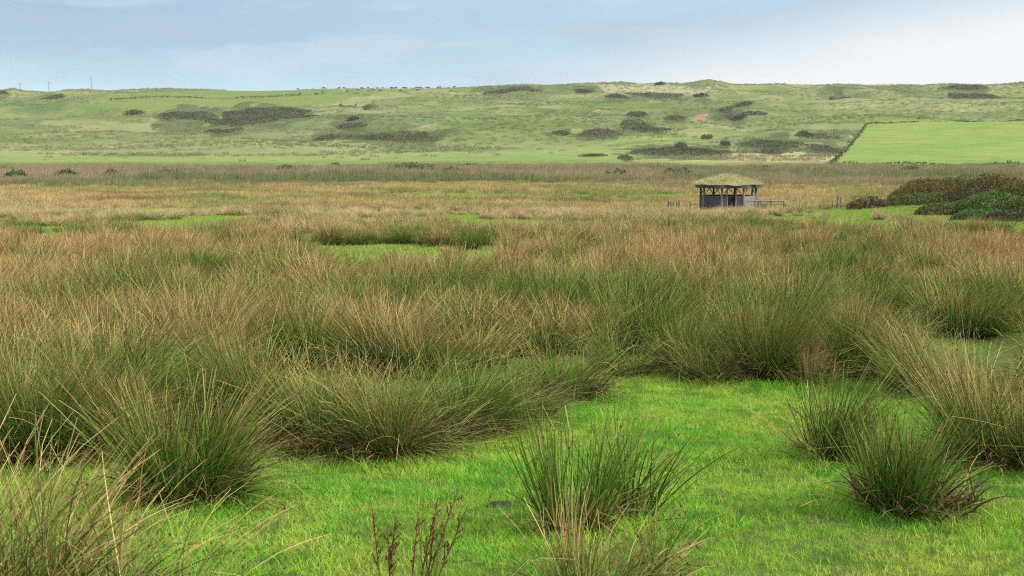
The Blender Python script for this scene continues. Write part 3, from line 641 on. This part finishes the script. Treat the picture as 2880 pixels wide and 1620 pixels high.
# ------------------------------------------------------------------ scrub, bushes, hedges
def leafcloud(cx, cy, rx, ry, h, n, ls, lump=.35, seed=0, sweep=0.0, follow=TZ, power=.6):
    """leaf clumps through the volume of an uneven low crown that lies on the terrain"""
    g = np.random.default_rng(seed)
    a = g.random(n) * 6.283; r = np.sqrt(g.random(n)); edge = 1 + lump * (vn(np.cos(a) * 2 + 9, np.sin(a) * 2 + seed, seed) - .5) * 1.6
    x = np.cos(a) * r * edge * rx; y = np.sin(a) * r * edge * ry
    top = h * np.clip(1 - r ** 2.2, 0, 1) ** power * (1 - lump + 2 * lump * fbm((x + cx) / max(rx * .35, .4), (y + cy) / max(ry * .35, .4), seed + 3, 3))
    zz = top * (1 - g.random(n) ** 1.8 * .9)
    x = x + sweep * zz
    P = np.stack([cx + x, cy + y, follow(cx + x, cy + y) + zz], 1)
    n1 = g.normal(0, 1, (n, 3)); n1[:, 2] = np.abs(n1[:, 2]) * .6; n1 /= np.linalg.norm(n1, axis=1)[:, None]
    n2 = g.normal(0, 1, (n, 3)); n2 -= n1 * (n1 * n2).sum(1, keepdims=True); n2 /= np.linalg.norm(n2, axis=1)[:, None]; n3 = np.cross(n1, n2)
    s = (ls * (.5 + .9 * g.random(n)))[:, None]
    V = np.stack([P - n2 * s, P + n3 * s * .55, P + n2 * s, P - n3 * s * .55], 1).reshape(-1, 3)
    Fq = np.arange(n * 4).reshape(-1, 4)
    bt = np.repeat(np.stack([zz / h, g.random(n), g.random(n)], 1), 4, 0)
    return V, Fq, bt
def scrub(name, x0, x1, y0, y1, mat, label, cat, group, ry=None, hk=.55, n=None, lump=.4, seed=1, sweep=.0, ls=None):
    xm = (x0 + x1) / 2; c1 = hit(xm, y1); hp = min(hk * (y1 - y0), 11.0); c2 = hit(xm, y0 + hp)
    cy = (c1[1] + c2[1]) / 2; d = cy; ry = float(np.clip((c2[1] - c1[1]) / 2, 2.0, 75)); rx = (x1 - x0) / 2 / F * d
    cx = ray(xm, 400)[0] / ray(xm, 400)[1] * d; c = np.array([cx, cy, float(TZ(cx, cy))]); h = max(hp / F * d, .7)
    n = n or int(np.clip(math.pi * rx * ry * 4.5 / max(1, (d / 700) ** 1.0), 500, 22000)); ls = ls or max(.26, d / 1000 * .55)
    V, Fq, bt = leafcloud(0, 0, rx, ry, h, n, ls, lump, seed, sweep, lambda a, b: TZ(a + c[0], b + c[1]) - c[2], power=.35)
    o = link(name, mesh_np(name, V, Fq, {'bt': bt}, [M[mat]]), None, c); tag(o, label, cat, group); return o
GS = 'dark scrub thickets on the hillside'
for k, a in enumerate(SCRUB):
    scrub('scrub_thicket' if a[1] - a[0] > 60 else 'scrub_bush', *a[:4], a[4], a[5], 'scrub', GS, seed=200 + k, hk=.42 if a[1] - a[0] > 60 else .7)
GB = 'willow bushes in the reed bed'
for k, a in enumerate([
 (4, 68, 482, 492, 'low green bush in the reeds at far left'), (150, 222, 481, 493, 'green bush in the reeds second from the left'), (280, 340, 483, 493, 'small green bush in the reeds third from the left'),
 (430, 520, 481, 495, 'wide green bush in the reeds below the dark hill thickets'), (762, 832, 468, 486, 'dark green bush in the reeds right of the wide one'), (835, 862, 472, 484, 'little bush touching the dark green one in the reeds'),
 (920, 960, 462, 474, 'small bush at the back edge of the reeds left of the long one'), (1085, 1235, 466, 488, 'long dark willow thicket at the back of the reed bed'), (1235, 1300, 472, 488, 'pale willow bush at the right end of the long thicket'),
 (1292, 1356, 461, 478, 'dark rounded bush above the long willow thicket'), (1412, 1478, 466, 478, 'low dark bush right of the rounded one at the reed edge'), (1842, 1952, 478, 504, 'olive willow thicket behind left of the turf roofed shelter'),
 (2100, 2190, 470, 482, 'low olive bush in the reeds behind right of the shelter'), (2530, 2584, 471, 487, 'dark bush at the back of the reeds below the bright field'), (1700, 1760, 480, 492, 'small olive bush left of the olive willow thicket')]):
    x0, x1, y0, y1, lab = a
    d = 345 - (y1 - 474) * 9; d = float(np.clip(d, 200, 342)); rr = ray((x0 + x1) / 2, y1); rr = rr / rr[1]
    cx, cy = rr[0] * d, d; gz = float(G(cx, cy)); ztop = CAMZ + (ray((x0 + x1) / 2, y0) / ray((x0 + x1) / 2, y0)[1])[2] * d
    rx = (x1 - x0) / 2 / F * d * 1.2; h = max((ztop - gz) * 1.12, 1.6); V, Fq, bt = leafcloud(0, 0, rx, max(rx * .6, 1.5), h, int(np.clip(rx * 520, 900, 6000)), .22, .3, 700 + k, .15, lambda p, q: 0 * p, .6)
    o = link('willow_bush', mesh_np('willow_bush', V, Fq, {'bt': bt}, [M['willow']]), None, (cx, cy, gz)); tag(o, lab, 'bush', GB)
# hedges round the bright field and across the cattle field
def hedge(name, pix, w, h, n, mat, label, ls=.5, seed=5, gaps=.0):
    g = np.random.default_rng(seed); P = [hit(*a) for a in pix]; o0 = P[0]; parts = []
    seg = [np.linalg.norm(P[i + 1] - P[i]) for i in range(len(P) - 1)]; tot = sum(seg)
    for i in range(len(P) - 1):
        m_ = int(n * seg[i] / tot); t = g.random(m_); a = P[i][None] * (1 - t[:, None]) + P[i + 1][None] * t[:, None]
        a[:, 0] += g.normal(0, w * .4, m_); a[:, 1] += g.normal(0, w * .4, m_)
        hh = h * (.35 + 1.1 * fbm(a[:, 0] / 7, a[:, 1] / 7, seed, 2)) * (vn(a[:, 0] / 11, a[:, 1] / 11, seed + 4) > gaps)
        z = TZ(a[:, 0], a[:, 1]) + hh * (1 - g.random(m_) ** 2)
        C = np.c_[a[:, :2], z] - o0
        n1 = g.normal(0, 1, (m_, 3)); n1 /= np.linalg.norm(n1, axis=1)[:, None]; n2 = np.cross(n1, g.normal(0, 1, (m_, 3))); n2 /= np.linalg.norm(n2, axis=1)[:, None]
        s = (ls * (.5 + .8 * g.random(m_)))[:, None]
        V = np.stack([C - n1 * s, C + n2 * s * .6, C + n1 * s, C - n2 * s * .6], 1).reshape(-1, 3)
        parts.append((V, np.arange(m_ * 4).reshape(-1, 4), np.repeat(np.stack([g.random(m_)] * 3, 1), 4, 0)))
    V, Fq, A = join(parts); o = link(name, mesh_np(name, V, Fq, {'bt': A}, [M[mat]]), None, o0); tag(o, label, 'hedge')
hedge('hedge', [(2328, 470), (2345, 455), (2395, 405), (2437, 349)], 1.0, .8, 800, 'heath', 'dark diagonal hedge climbing the left side of the bright field', .45, 5, .15)
hedge('hedge', [(2434, 346), (2560, 344), (2700, 342), (2880, 339), (2960, 338)], 1.0, .5, 1000, 'heath', 'thin level hedge along the top of the bright field', .4, 6, .2)
hedge('hedge', [(305, 277), (420, 275), (560, 276), (660, 277), (760, 273), (845, 269)], 1.2, 1.2, 1100, 'gorse', 'thin broken hedge line crossing the cattle field', .5, 7, .3)
hedge('hedge', [(845, 269), (1000, 267), (1150, 265), (1260, 263), (1330, 258)], 1.0, .8, 500, 'heath', 'faint hedge line continuing right below the cattle', .5, 8, .45)
hedge('hedge', [(2335, 476), (2500, 477), (2700, 478), (2900, 479)], 1.6, 2.0, 1400, 'darkhedge', 'low dark hedge along the bottom of the bright field', .3, 9, .2)

# the big windswept scrub heap at the right: each bush a thing
GR = 'bushes of the scrub heap at right'
for k, (px, py, d, rx, ry, h, mat, lab, n, sw) in enumerate([
 (2585, 511, 98, 2.6, 2.4, 0, 'redthorn', 'windswept dark red thorn bush at the left end of the scrub heap', 6500, .35),
 (2690, 507, 99, 3.2, 2.6, 0, 'thorn', 'brown green thorn bush in the middle back of the scrub heap', 6500, .15),
 (2800, 495, 97, 2.5, 2.4, 0, 'redthorn', 'tallest reddish thorn bush at the top of the scrub heap', 6500, .15),
 (2895, 514, 94, 3.0, 2.6, 0, 'thorn', 'brown green thorn bush at the far right of the scrub heap', 5600, .1),
 (2640, 590, 83, 1.8, 1.6, 0, 'thorn', 'olive bramble bush at the front left foot of the scrub heap', 4200, .0),
 (2700, 570, 83, 2.0, 1.8, 0, 'bramble', 'green bramble bush at the front left of the scrub heap', 5000, .0),
 (2795, 548, 82, 2.5, 2.2, 0, 'bramble', 'bright green bramble bush at the front middle of the scrub heap', 6500, .0),
 (2885, 562, 81, 2.2, 1.8, 0, 'thorn', 'brownish bramble bush at the front right of the scrub heap', 5000, .0),
 (2760, 600, 76, 1.9, 1.3, 0, 'bramble', 'lowest green bramble bush in front of the scrub heap', 3800, .0),
 (2860, 598, 74, 1.9, 1.4, 0, 'darkhedge', 'dark brown bramble bush lowest at the right edge', 3800, .0),
 (2560, 572, 92, 2.4, 1.5, 0, 'thorn', 'low olive thorn bush at the foot of the dark red one', 3400, .0),
 (2640, 548, 91, 2.2, 2.0, 0, 'thorn', 'olive brown bramble bush between the red thorn and the green brambles', 4600, .0),
 (2735, 532, 90, 2.4, 2.0, 0, 'darkhedge', 'dark brown bramble bush behind the bright green one', 4800, .0)]):
    rr = ray(px, 600); rr /= rr[1]; x = rr[0] * d; gz = float(G(x, d)); tp = ray(px, py); h = max((CAMZ + tp[2] / tp[1] * d - gz) * 1.06, .7)
    r = link('scrub_bush', None, None, (x, d, gz)); tag(r, lab, 'bush', GR)
    V, Fq, bt = leafcloud(0, 0, rx, ry, h, n, .075, .26, 900 + k, sw, lambda a, b: G(a + x, b + d) - gz, .42)
    link('foliage', mesh_np('scrub_foliage', V, Fq, {'bt': bt}, [M[mat]]), r)
    mb = MB()
    for q in range(7):
        a = random.uniform(0, 6.28); e = random.uniform(.3, .75)
        mb.tube((.15 * math.cos(a), .15 * math.sin(a), -.1), (rx * e * math.cos(a) + sw * h * .5, ry * e * math.sin(a), h * random.uniform(.45, .8)), .05, .015, 5, .1)
    mb.build('branches', M['twig'], r)
r = link('brushwood_hedge', None, None, hit(2445, 588)); tag(r, 'low dark heap of bare brushwood between the fence posts and the scrub heap', 'hedge')
bx, by, bz = r.location
V, Fq, bt = leafcloud(0, 0, 1.55, .5, .8, 1500, .06, .35, 66, 0, lambda a, b: 0 * a, .35); link('foliage', mesh_np('brushwood_leaves', V, Fq, {'bt': bt}, [M['darkhedge']]), r)
mb = MB()
for q in range(60):
    x = random.uniform(-1.6, 1.5); mb.tube((x, random.uniform(-.4, .4), -.02), (x + random.uniform(-.4, .6), random.uniform(-.5, .5), random.uniform(.3, .95)), .02, .008, 4, .05)
mb.build('branches', M['twig'], r)

# ================================================================== TURF-ROOFED SHELTER
sx, sy = hit(2048, 598)[:2]; sy = 95.0; rr = ray(2047.5, 560); rr /= rr[1]; sx = rr[0] * sy; sz = float(G(sx, sy))
sh = link('shelter', None, None, (sx, sy, sz)); tag(sh, 'octagonal timber shelter with a grassy turf roof standing in the marsh', 'shelter')
ze = CAMZ + (ray(2047, 530) / ray(2047, 530)[1])[2] * 92.8 - sz      # underside of the eaves
RP, RE = 1.92 / math.cos(R(22.5)) * 1.0, 2.28 / math.cos(R(22.5))
ang = [R(22.5 + 45 * k) for k in range(8)]
pp = [(RP * math.cos(a), RP * math.sin(a)) for a in ang]
def post(x, y, r=.085, top=None, mat='oldwood'):
    mb = MB(); mb.tube((x, y, -.2), (x + random.uniform(-.03, .03), y, (top or ze + .05)), r, r * .85, 8); return mb.build('post', M[mat], sh)
for k in range(8): post(*pp[k], mat='oldwood' if k in (0, 7, 6) else 'darkwood' if k in (1, 2, 3) else 'oldwood')  # rear posts in darker wood: their shade is put into the colour
for x in (-.37, .24): post(x, -1.90, .06)
for k in range(8):           # Y braces at every post, then the low plank wall of each side
    a, b = np.array(pp[k]), np.array(pp[(k + 1) % 8]); e = (b - a) / np.linalg.norm(b - a); Lw = np.linalg.norm(b - a)
    for s0, s1 in ((a, e), (b, -e)) if k not in (0, 3) else ():
        mb = MB(); p0 = s0 + s1 * .06; p1 = s0 + s1 * .50; mb.tube((*p0, ze - .52), (*p1, ze - .01), .034, .034, 6); mb.build('brace', M['oldwood'], sh)
    front = (k == 5)
    spans = [(.0, .27), (.64, 1.0)] if front else [(.0, 1.0)]
    for (t0, t1) in spans:
        mb = MB(); rz = math.atan2(e[1], e[0]); c = a + (b - a) * (t0 + t1) / 2; w = Lw * (t1 - t0) - .14
        for q in range(7):
            mb.box((c[0], c[1], .09 + q * .175), (w, .035 + .006 * (q % 2), .165), rz)
        mb.build('plank_wall', M['paleplank'] if k == 6 else M['darkwood'], sh)  # right front wall paler, others dark: lit and shaded sides painted as wood
mb = MB()                    # bench round the back and an added dark board for the shade inside the doorway
for k in (0, 1, 2, 3):
    a, b = np.array(pp[k]) * .8, np.array(pp[(k + 1) % 8]) * .8; e = b - a; mb.box((*((a + b) / 2), .45), (np.linalg.norm(e) * .98, .34, .05), math.atan2(e[1], e[0])); mb.box((*((a + b) / 2), .21), (.08, .3, .43), math.atan2(e[1], e[0]))
mb.build('bench', M['darkwood'], sh)
mb = MB(); mb.box((-.06, -1.2, .68), (.44, .05, .9), .1); mb.tube((-.24, -1.2, -.1), (-.24, -1.2, 1.28), .045, .045, 6); mb.tube((.13, -1.2, -.1), (.13, -1.2, 1.3), .045, .045, 6); mb.build('dark_door_board', M['darkwood'], sh)  # added board, its dark colour standing in for the shaded interior
mb = MB()
for k in range(8):
    for rad, zz, hh, th in ((RE, ze + .13, .24, .06), (RP, ze + .07, .16, .14)):
        a = np.array((rad * math.cos(ang[k]), rad * math.sin(ang[k]))); b = np.array((rad * math.cos(ang[(k + 1) % 8]), rad * math.sin(ang[(k + 1) % 8]))); e = b - a
        mb.box((*((a + b) / 2), zz + random.uniform(-.01, .01)), (np.linalg.norm(e) + .02, th, hh), math.atan2(e[1], e[0]))
    mb.tube((RP * .98 * math.cos(ang[k]), RP * .98 * math.sin(ang[k]), ze + .17), (.1 * math.cos(ang[k]), .1 * math.sin(ang[k]), ze + .80), .05, .05, 6)
mb.build('eaves', M['darkwood'], sh)
nr, na = 14, 64; V = []
for i in range(nr + 1):
    t = i / nr
    for j in range(na):
        a = 2 * math.pi * j / na; oc = math.cos(R(22.5)) / math.cos((a % R(45)) - R(22.5)) ; rad = RE * (1.05 - .04 * 0) * oc * t
        h = .24 + .70 * (1 - t) ** 1.02 + .03 * math.sin(5 * a + 3 * t)
        V.append((rad * math.cos(a), rad * math.sin(a), ze + (h if i < nr else .24)))
V = np.array(V); V[:, 2] += (fbm(V[:, 0] * 2 + 40, V[:, 1] * 2 + 40, 3, 2) - .5) * .16
i = np.arange(nr)[:, None] * na + np.arange(na)[None]; j2 = np.arange(nr)[:, None] * na + (np.arange(na)[None] + 1) % na
roof = link('turf_roof', mesh_np('turf_roof', V, np.stack([i, j2, j2 + na, i + na], -1).reshape(-1, 4), None, [M['turf']], True), sh)
n = 5200; a = rng.random(n) * 6.283; t = np.sqrt(rng.random(n)); oc = math.cos(R(22.5)) / np.cos((a % R(45)) - R(22.5)); rad = RE * 1.06 * oc * t
base = np.stack([rad * np.cos(a), rad * np.sin(a), ze + .20 + .70 * (1 - t) ** 1.02], 1)
V, Fq, bt, _ = ribbons(base, a + rng.normal(0, .6, n), .3 + .5 * rng.random(n), .4 + .9 * rng.random(n), .12 + .30 * rng.random(n) ** 2 + .12 * (1 - t), np.full(n, .019), 3, .2)
link('roof_grass', mesh_np('roof_grass', V + np.array([0, 0, .0]), Fq, {'bt': bt}, [M['roofgrass']], True), roof)

# ------------------------------------------------------------------ fences by the shelter
def P_at(px, d): r_ = ray(px, 560); r_ = r_ / r_[1]; return np.array([r_[0] * d, d, float(G(r_[0] * d, d))])
def Z_at(px, py, d): r_ = ray(px, py); return CAMZ + r_[2] / r_[1] * d
def fence(name, label, d, posts, rails, mat='oldwood'):
    o0 = P_at(posts[0][0], d); r_ = link(name, None, None, o0); tag(r_, label, 'fence')
    for (px, py, rad) in posts:
        p = P_at(px, d); mb = MB(); mb.tube((p[0] - o0[0], 0, -.2), (p[0] - o0[0] + random.uniform(-.02, .02), 0, Z_at(px, py, d) - o0[2]), rad, rad * .9, 7); mb.build('post', M[mat], r_)
    for (xa, ya, xb, yb, rad) in rails:
        mb = MB(); mb.tube((P_at(xa, d)[0] - o0[0], -.06, Z_at(xa, ya, d) - o0[2]), (P_at(xb, d)[0] - o0[0], -.06, Z_at(xb, yb, d) - o0[2]), rad, rad * .85, 6); mb.build('rail', M['paleplank'] if ya < 570 else M[mat], r_)
fence('rail_fence', 'weathered post and rail fence running right from the turf roofed shelter', 93,
      [(2122, 563, .05), (2133, 563, .055), (2169, 559, .075), (2205, 565, .06)], [(2096, 567, 2136, 564, .045), (2134, 566, 2168, 566, .05), (2168, 565.5, 2205, 565.5, .05), (2135, 574, 2168, 573, .035), (2168, 573, 2206, 574, .04), (2206, 573, 2226, 582, .035), (2136, 567, 2150, 577, .03), (2164, 565, 2150, 577, .03)])
fence('stake_fence', 'short row of dark leaning stakes in the rushes left of the shelter', 92.5,
      [(1879, 565, .05), (1887, 567, .035), (1894, 566, .035), (1902, 566, .035), (1909, 564, .05), (1941, 567, .045)], [(1879, 573, 1909, 573.5, .018), (1909, 569, 1941, 576, .02), (1941, 575, 1968, 574, .025)], 'darkwood')
fence('braced_fence', 'broken fence of thick posts and a slanting brace beside the dark brushwood', 93,
      [(2343, 564, .06), (2357, 549, .10), (2366, 554, .075), (2394, 564, .06), (2318, 566, .03), (2307, 568, .03)], [(2304, 588, 2342, 573, .04), (2357, 575, 2394, 576, .02), (2307, 575, 2343, 576, .012)])

# ------------------------------------------------------------------ utility poles and cattle on the hilltop
def utility_pole(px, ytop, ybase, d, label):
    r_ = ray(px, ybase); r_ = r_ / r_[1]; x = r_[0] * d; z = float(H(x, d)); zt = CAMZ + ray(px, ytop)[2] / ray(px, ytop)[1] * d
    o = link('utility_pole', None, None, (x, d, z)); tag(o, label, 'utility pole', 'utility poles on the hilltop')
    h = zt - z; mb = MB(); mb.tube((0, 0, -.5), (0, 0, h), .24, .19, 8); mb.build('pole', M['polewood'], o)
    mb = MB(); mb.box((0, -.25, h - .35), (2.6, .18, .2)); arm = mb.build('crossarm', M['polewood'], o)
    for k in (-1.15, 0, 1.15):
        mb = MB(); mb.tube((k, -.25, h - .25), (k, -.25, h + .15), .09, .06, 6); mb.build('insulator', M['paleplank'], arm)
utility_pole(57, 235, 254, 1015, 'shortest utility pole furthest left on the hilltop')
utility_pole(138, 231, 257, 1012, 'middle one of the three utility poles on the hilltop')
utility_pole(257, 218, 250, 996, 'tallest utility pole at the right of the three on the hilltop')
def cow_mesh(name, graze, mat):
    J = [(-.75, 0, 1.18), (-.3, 0, 1.12), (.25, 0, 1.1), (.7, 0, 1.2), (1.02, 0, .85 if graze else 1.38), (1.22, 0, .35 if graze else 1.5), (1.42, 0, .12 if graze else 1.36)]
    rad = [.30, .36, .38, .30, .19, .16, .09]; E = [(k, k + 1) for k in range(6)]
    def limb(root, pts, rr):
        prev = root
        for p, q in zip(pts, rr): J.append(p); rad.append(q); E.append((prev, len(J) - 1)); prev = len(J) - 1
    for s in (-1, 1):
        limb(0, [(-.72, .2 * s, .85), (-.84, .2 * s, .5), (-.76, .2 * s, .02)], [.17, .085, .07]); limb(3, [(.66, .2 * s, .8), (.68, .2 * s, .45), (.66, .2 * s, .02)], [.14, .085, .07])
        limb(5, [(1.16, .2 * s, (.42 if graze else 1.58))], [.05])
    limb(0, [(-1.05, 0, 1.15), (-1.12, 0, .6)], [.06, .035])
    me = bpy.data.meshes.new(name); me.from_pydata(J, E, []); o = bpy.data.objects.new(name, me); COL.objects.link(o)
    sk = o.modifiers.new('skin', 'SKIN'); sv = me.skin_vertices[0].data
    for k, q in enumerate(rad): sv[k].radius = (q, q)
    sv[0].use_root = True; o.modifiers.new('sub', 'SUBSURF').levels = 1
    dg = bpy.context.evaluated_depsgraph_get(); out = bpy.data.meshes.new_from_object(o.evaluated_get(dg)); out.name = name
    bpy.data.objects.remove(o); bpy.data.meshes.remove(me)
    out.materials.clear(); out.materials.append(M[mat])
    for p in out.polygons: p.use_smooth = True
    return out
cm = {(g, c): cow_mesh('cow_body', g, c) for g in (0, 1) for c in ('black_hide', 'brown_hide', 'pale_hide')}
cows = [(97, 115, 's', 0), (130, 188, 'f', 0), (375, 185, 'f', 0), (490, 103, 's', 0), (470, 162, 'f', 0), (718, 97, 's', 0), (793, 102, 's', 0), (783, 150, 'f', 2), (833, 148, 'f', 0), (995, 125, 'f', 1), (995, 175, 'f', 1), (948, 152, 'f', 2),
 (1062, 113, 's', 0), (1155, 105, 's', 0), (1165, 143, 'f', 1), (1230, 132, 'f', 0), (1290, 105, 's', 1), (1337, 135, 'f', 0), (1367, 100, 's', 0), (1500, 112, 's', 0), (1525, 104, 's', 1), (1570, 103, 's', 0), (1637, 137, 'f', 0), (1690, 110, 's', 0), (1725, 116, 's', 0),
 (1880, 106, 's', 1), (1910, 95, 's', 0), (1908, 130, 'f', 0), (1945, 108, 's', 0), (2040, 100, 's', 0), (2070, 107, 's', 0), (2212, 100, 's', 0), (2235, 97, 's', 0), (2455, 97, 's', 0)]
for cx, cy, w, c in cows:
    px, py = 820 + cx / 5.367, 230 + cy / 5.367
    if w == 's':
        d = 1004; r_ = ray(px, py); x = r_[0] / r_[1] * d; loc = (x, d, float(H(x, d)))
        lab = ('black cow standing on the skyline of the hilltop field', 'light brown cow standing on the skyline of the hilltop field')[min(c, 1)]
    else:
        loc = hit(px, py + 2.5, 1000); lab = ('black cow on the green hilltop field below the skyline', 'brown cow on the green hilltop field below the skyline', 'pale cow on the green hilltop field below the skyline')[c]
    o = link('cow', cm[(random.randint(0, 1) if w == 'f' else int(random.random() < .3), ('black_hide', 'brown_hide', 'pale_hide')[c])], None, loc, random.choice((0, math.pi)) + random.uniform(-.6, .6))
    o.scale = (1.05,) * 3
    tag(o, lab, 'cow', 'cattle grazing on the hilltop field')

# ------------------------------------------------------------------ dock plants and the mud patch
def dock(px, py, stems, label):
    d = ray(px, py); d /= d[1]; ys = np.arange(3, 14, .02); k = np.argmax(CAMZ + d[2] * ys < G(d[0] * ys, ys)); x, y = d[0] * ys[k], ys[k]
    r_ = link('dock_plant', None, None, (x, y, float(G(x, y)))); tag(r_, label, 'dock plant', 'dead dock plants at the bottom edge')
    for (bx, lean, h) in stems:
        mb = MB(); yb = random.uniform(-.05, .05); q = (bx + lean * h, yb, h); mb.tube((bx, yb, -.02), q, .0045, .0028, 5, random.uniform(-.02, .02)); st = mb.build('stem', M['dock'], r_)
        sd = MB(); c0 = np.array((bx, yb, 0)); c1 = np.array(q)
        for b in range(10):
            t = .25 + .07 * b; p = c0 + (c1 - c0) * t; e = p + np.array((random.uniform(-.03, .05) + lean * .05, random.uniform(-.03, .03), random.uniform(.05, .10) * (1.3 - t)))
            sd.tube(p, e, .003, .002, 4)
            for g_ in range(7):
                v = p + (e - p) * random.uniform(.1, 1.05) + np.random.default_rng(b * 31 + g_).normal(0, .005, 3); s = random.uniform(.0035, .0065)
                sd.tube(v - (0, 0, s), v + (0, 0, s), s * .7, s * .4, 4)
        sd.build('seed_cluster', M['dock'], st)
dock(1190, 1660, [(-.07, .10, .48), (-.03, .22, .56), (.0, .34, .62), (.02, .12, .40), (.05, .42, .50)], 'taller dead rust brown dock plant at the bottom edge')
dock(1085, 1660, [(-.02, -.10, .50), (.01, .12, .44), (.03, -.05, .36)], 'thin dead rust brown dock plant left of the taller one')
c = hit(1412, 1428); g = np.linspace(0, 1, 15); th = np.linspace(0, 2 * math.pi, 29)[:-1]
V = np.array([(.11 * r_ * math.cos(a) * (1 + .25 * math.sin(3 * a)), .085 * r_ * math.sin(a), .03 * (1 - r_ ** 2) + .02 * math.sin(9 * a + 14 * r_) * r_ * (1 - r_) * 3 - .01) for r_ in g for a in th])
i = np.arange(14)[:, None] * 28 + np.arange(28)[None]; j2 = np.arange(14)[:, None] * 28 + (np.arange(28)[None] + 1) % 28
V[:, 2] += (fbm(V[:, 0] * 25 + 50, V[:, 1] * 25 + 50, 5, 3) - .5) * .03
o = link('mud_clod', mesh_np('mud_clod', V, np.stack([i, j2, j2 + 28, i + 28], -1).reshape(-1, 4), None, [M['mud']], True), None, c + (0, 0, .014)); tag(o, 'dark trampled mud clod in the bright grass left of the lone middle tussock', 'mud')

# ================================================================== AIR, SKY, LIGHT, CAMERA
mb = MB(); mb.box((0, 730, 37), (2700, 1650, 80)); m, nt, N, L = newmat('haze_air')
pv = nd(nt, 'ShaderNodeVolumePrincipled'); pv.inputs['Color'].default_value = (.93, .96, .97, 1); pv.inputs['Density'].default_value = .00009; pv.inputs['Anisotropy'].default_value = 0; m.cycles.homogeneous_volume = True
L.new(pv.outputs[0], nd(nt, 'ShaderNodeOutputMaterial').inputs['Volume'])
hz = mb.build('haze', m); tag(hz, kind='stuff')

SUN_EL, SUN_AZ = R(38), R(112)          # azimuth from +Y (view direction) clockwise: right and behind
w = bpy.data.worlds.new('World'); scn.world = w; w.use_nodes = True; nt = w.node_tree; nt.nodes.clear(); L = nt.links
sky = nd(nt, 'ShaderNodeTexSky'); sky.sky_type = 'NISHITA'; sky.sun_disc = False; sky.sun_elevation = SUN_EL; sky.sun_rotation = SUN_AZ
tc = nd(nt, 'ShaderNodeTexCoord'); sep = nd(nt, 'ShaderNodeSeparateXYZ'); L.new(tc.outputs['Generated'], sep.inputs[0])
az = mth(nt, 'ARCTAN2', sep.outputs[0], sep.outputs[1]); el = sep.outputs[2]
cv = nd(nt, 'ShaderNodeCombineXYZ'); L.new(mth(nt, 'MULTIPLY', az, 2.2), cv.inputs[0]); L.new(mth(nt, 'MULTIPLY', el, 13), cv.inputs[1]); cv.inputs[2].default_value = 3.7
n1 = noise(nt, cv.outputs[0], 1.0, 4, .5); n2 = noise(nt, cv.outputs[0], 2.6, 4, .55)
low = sstep(nt, mth(nt, 'ADD', el, mth(nt, 'MULTIPLY', n1, .06)), .135, .05)
cl = mixc(nt, low, (.41, .57, .74), (.63, .845, .98))
lr = sstep(nt, mth(nt, 'ADD', az, mth(nt, 'MULTIPLY', mth(nt, 'SUBTRACT', n2, .5), .5)), -.38, .12)
cl = mixc(nt, mth(nt, 'MULTIPLY', lr, .40), cl, (.66, .86, 1.0))
streak = mth(nt, 'MULTIPLY', sstep(nt, n2, .48, .66), .55); cl = mixc(nt, streak, cl, (.46, .59, .725)); cl = mixc(nt, mth(nt, 'MULTIPLY', sstep(nt, n2, .48, .34), .35), cl, (.72, .88, 1.0))
edge = mth(nt, 'SUBTRACT', mth(nt, 'ADD', mth(nt, 'MULTIPLY', az, .20), .048), el); edge = mth(nt, 'ADD', edge, mth(nt, 'MULTIPLY', mth(nt, 'SUBTRACT', n2, .5), .045))
wm = mth(nt, 'MULTIPLY', sstep(nt, edge, -.028, .048), sstep(nt, az, 1.6, .9)); wm = mth(nt, 'MULTIPLY', wm, sstep(nt, az, -.18, .14)); cl = mixc(nt, mth(nt, 'MULTIPLY', wm, .93), cl, (.97, .99, 1.0))
cl = mixc(nt, sstep(nt, el, .16, .45), cl, (.80, .81, .80))
zen = mth(nt, 'ADD', mth(nt, 'MULTIPLY', sstep(nt, el, .12, .9), .95), 1.0)
cl2 = nd(nt, 'ShaderNodeVectorMath'); cl2.operation = 'SCALE'; L.new(cl, cl2.inputs[0]); L.new(mth(nt, 'MULTIPLY', zen, 10.0), cl2.inputs['Scale'])
fin = mixc(nt, .95, sky.outputs[0], cl2.outputs[0])
bg = nd(nt, 'ShaderNodeBackground'); L.new(fin, bg.inputs['Color']); bg.inputs['Strength'].default_value = .1
L.new(bg.outputs[0], nd(nt, 'ShaderNodeOutputWorld').inputs['Surface'])

sl = bpy.data.lights.new('sun', 'SUN'); sl.energy = 4.6; sl.angle = R(7); sl.color = (1, .94, .82)
so = link('sun', sl); so.rotation_euler = (R(90) - SUN_EL, 0, -SUN_AZ + math.pi)
cam = bpy.data.cameras.new('camera'); co = link('camera', cam, None, (0, 0, CAMZ)); co.rotation_euler = (R(90) - PITCH, 0, 0)
cam.sensor_width = 36; cam.lens = 36 * F / 2880; cam.clip_start = .1; cam.clip_end = 6000
cam.dof.use_dof = True; cam.dof.focus_distance = 17; cam.dof.aperture_fstop = 6.0
scn.camera = co
scn.view_settings.view_transform = 'Standard'; scn.view_settings.look = 'None'; scn.view_settings.exposure = 0; scn.view_settings.gamma = 1
scn.cycles.max_bounces = 6; scn.cycles.diffuse_bounces = 2; scn.cycles.transmission_bounces = 3; scn.cycles.volume_bounces = 0; scn.cycles.transparent_max_bounces = 6
scn.cycles.use_adaptive_sampling = False; scn.cycles.use_denoising = False; scn.cycles.filter_width = 1.1; scn.cycles.denoiser = 'OPENIMAGEDENOISE'; scn.cycles.denoising_prefilter = 'ACCURATE'
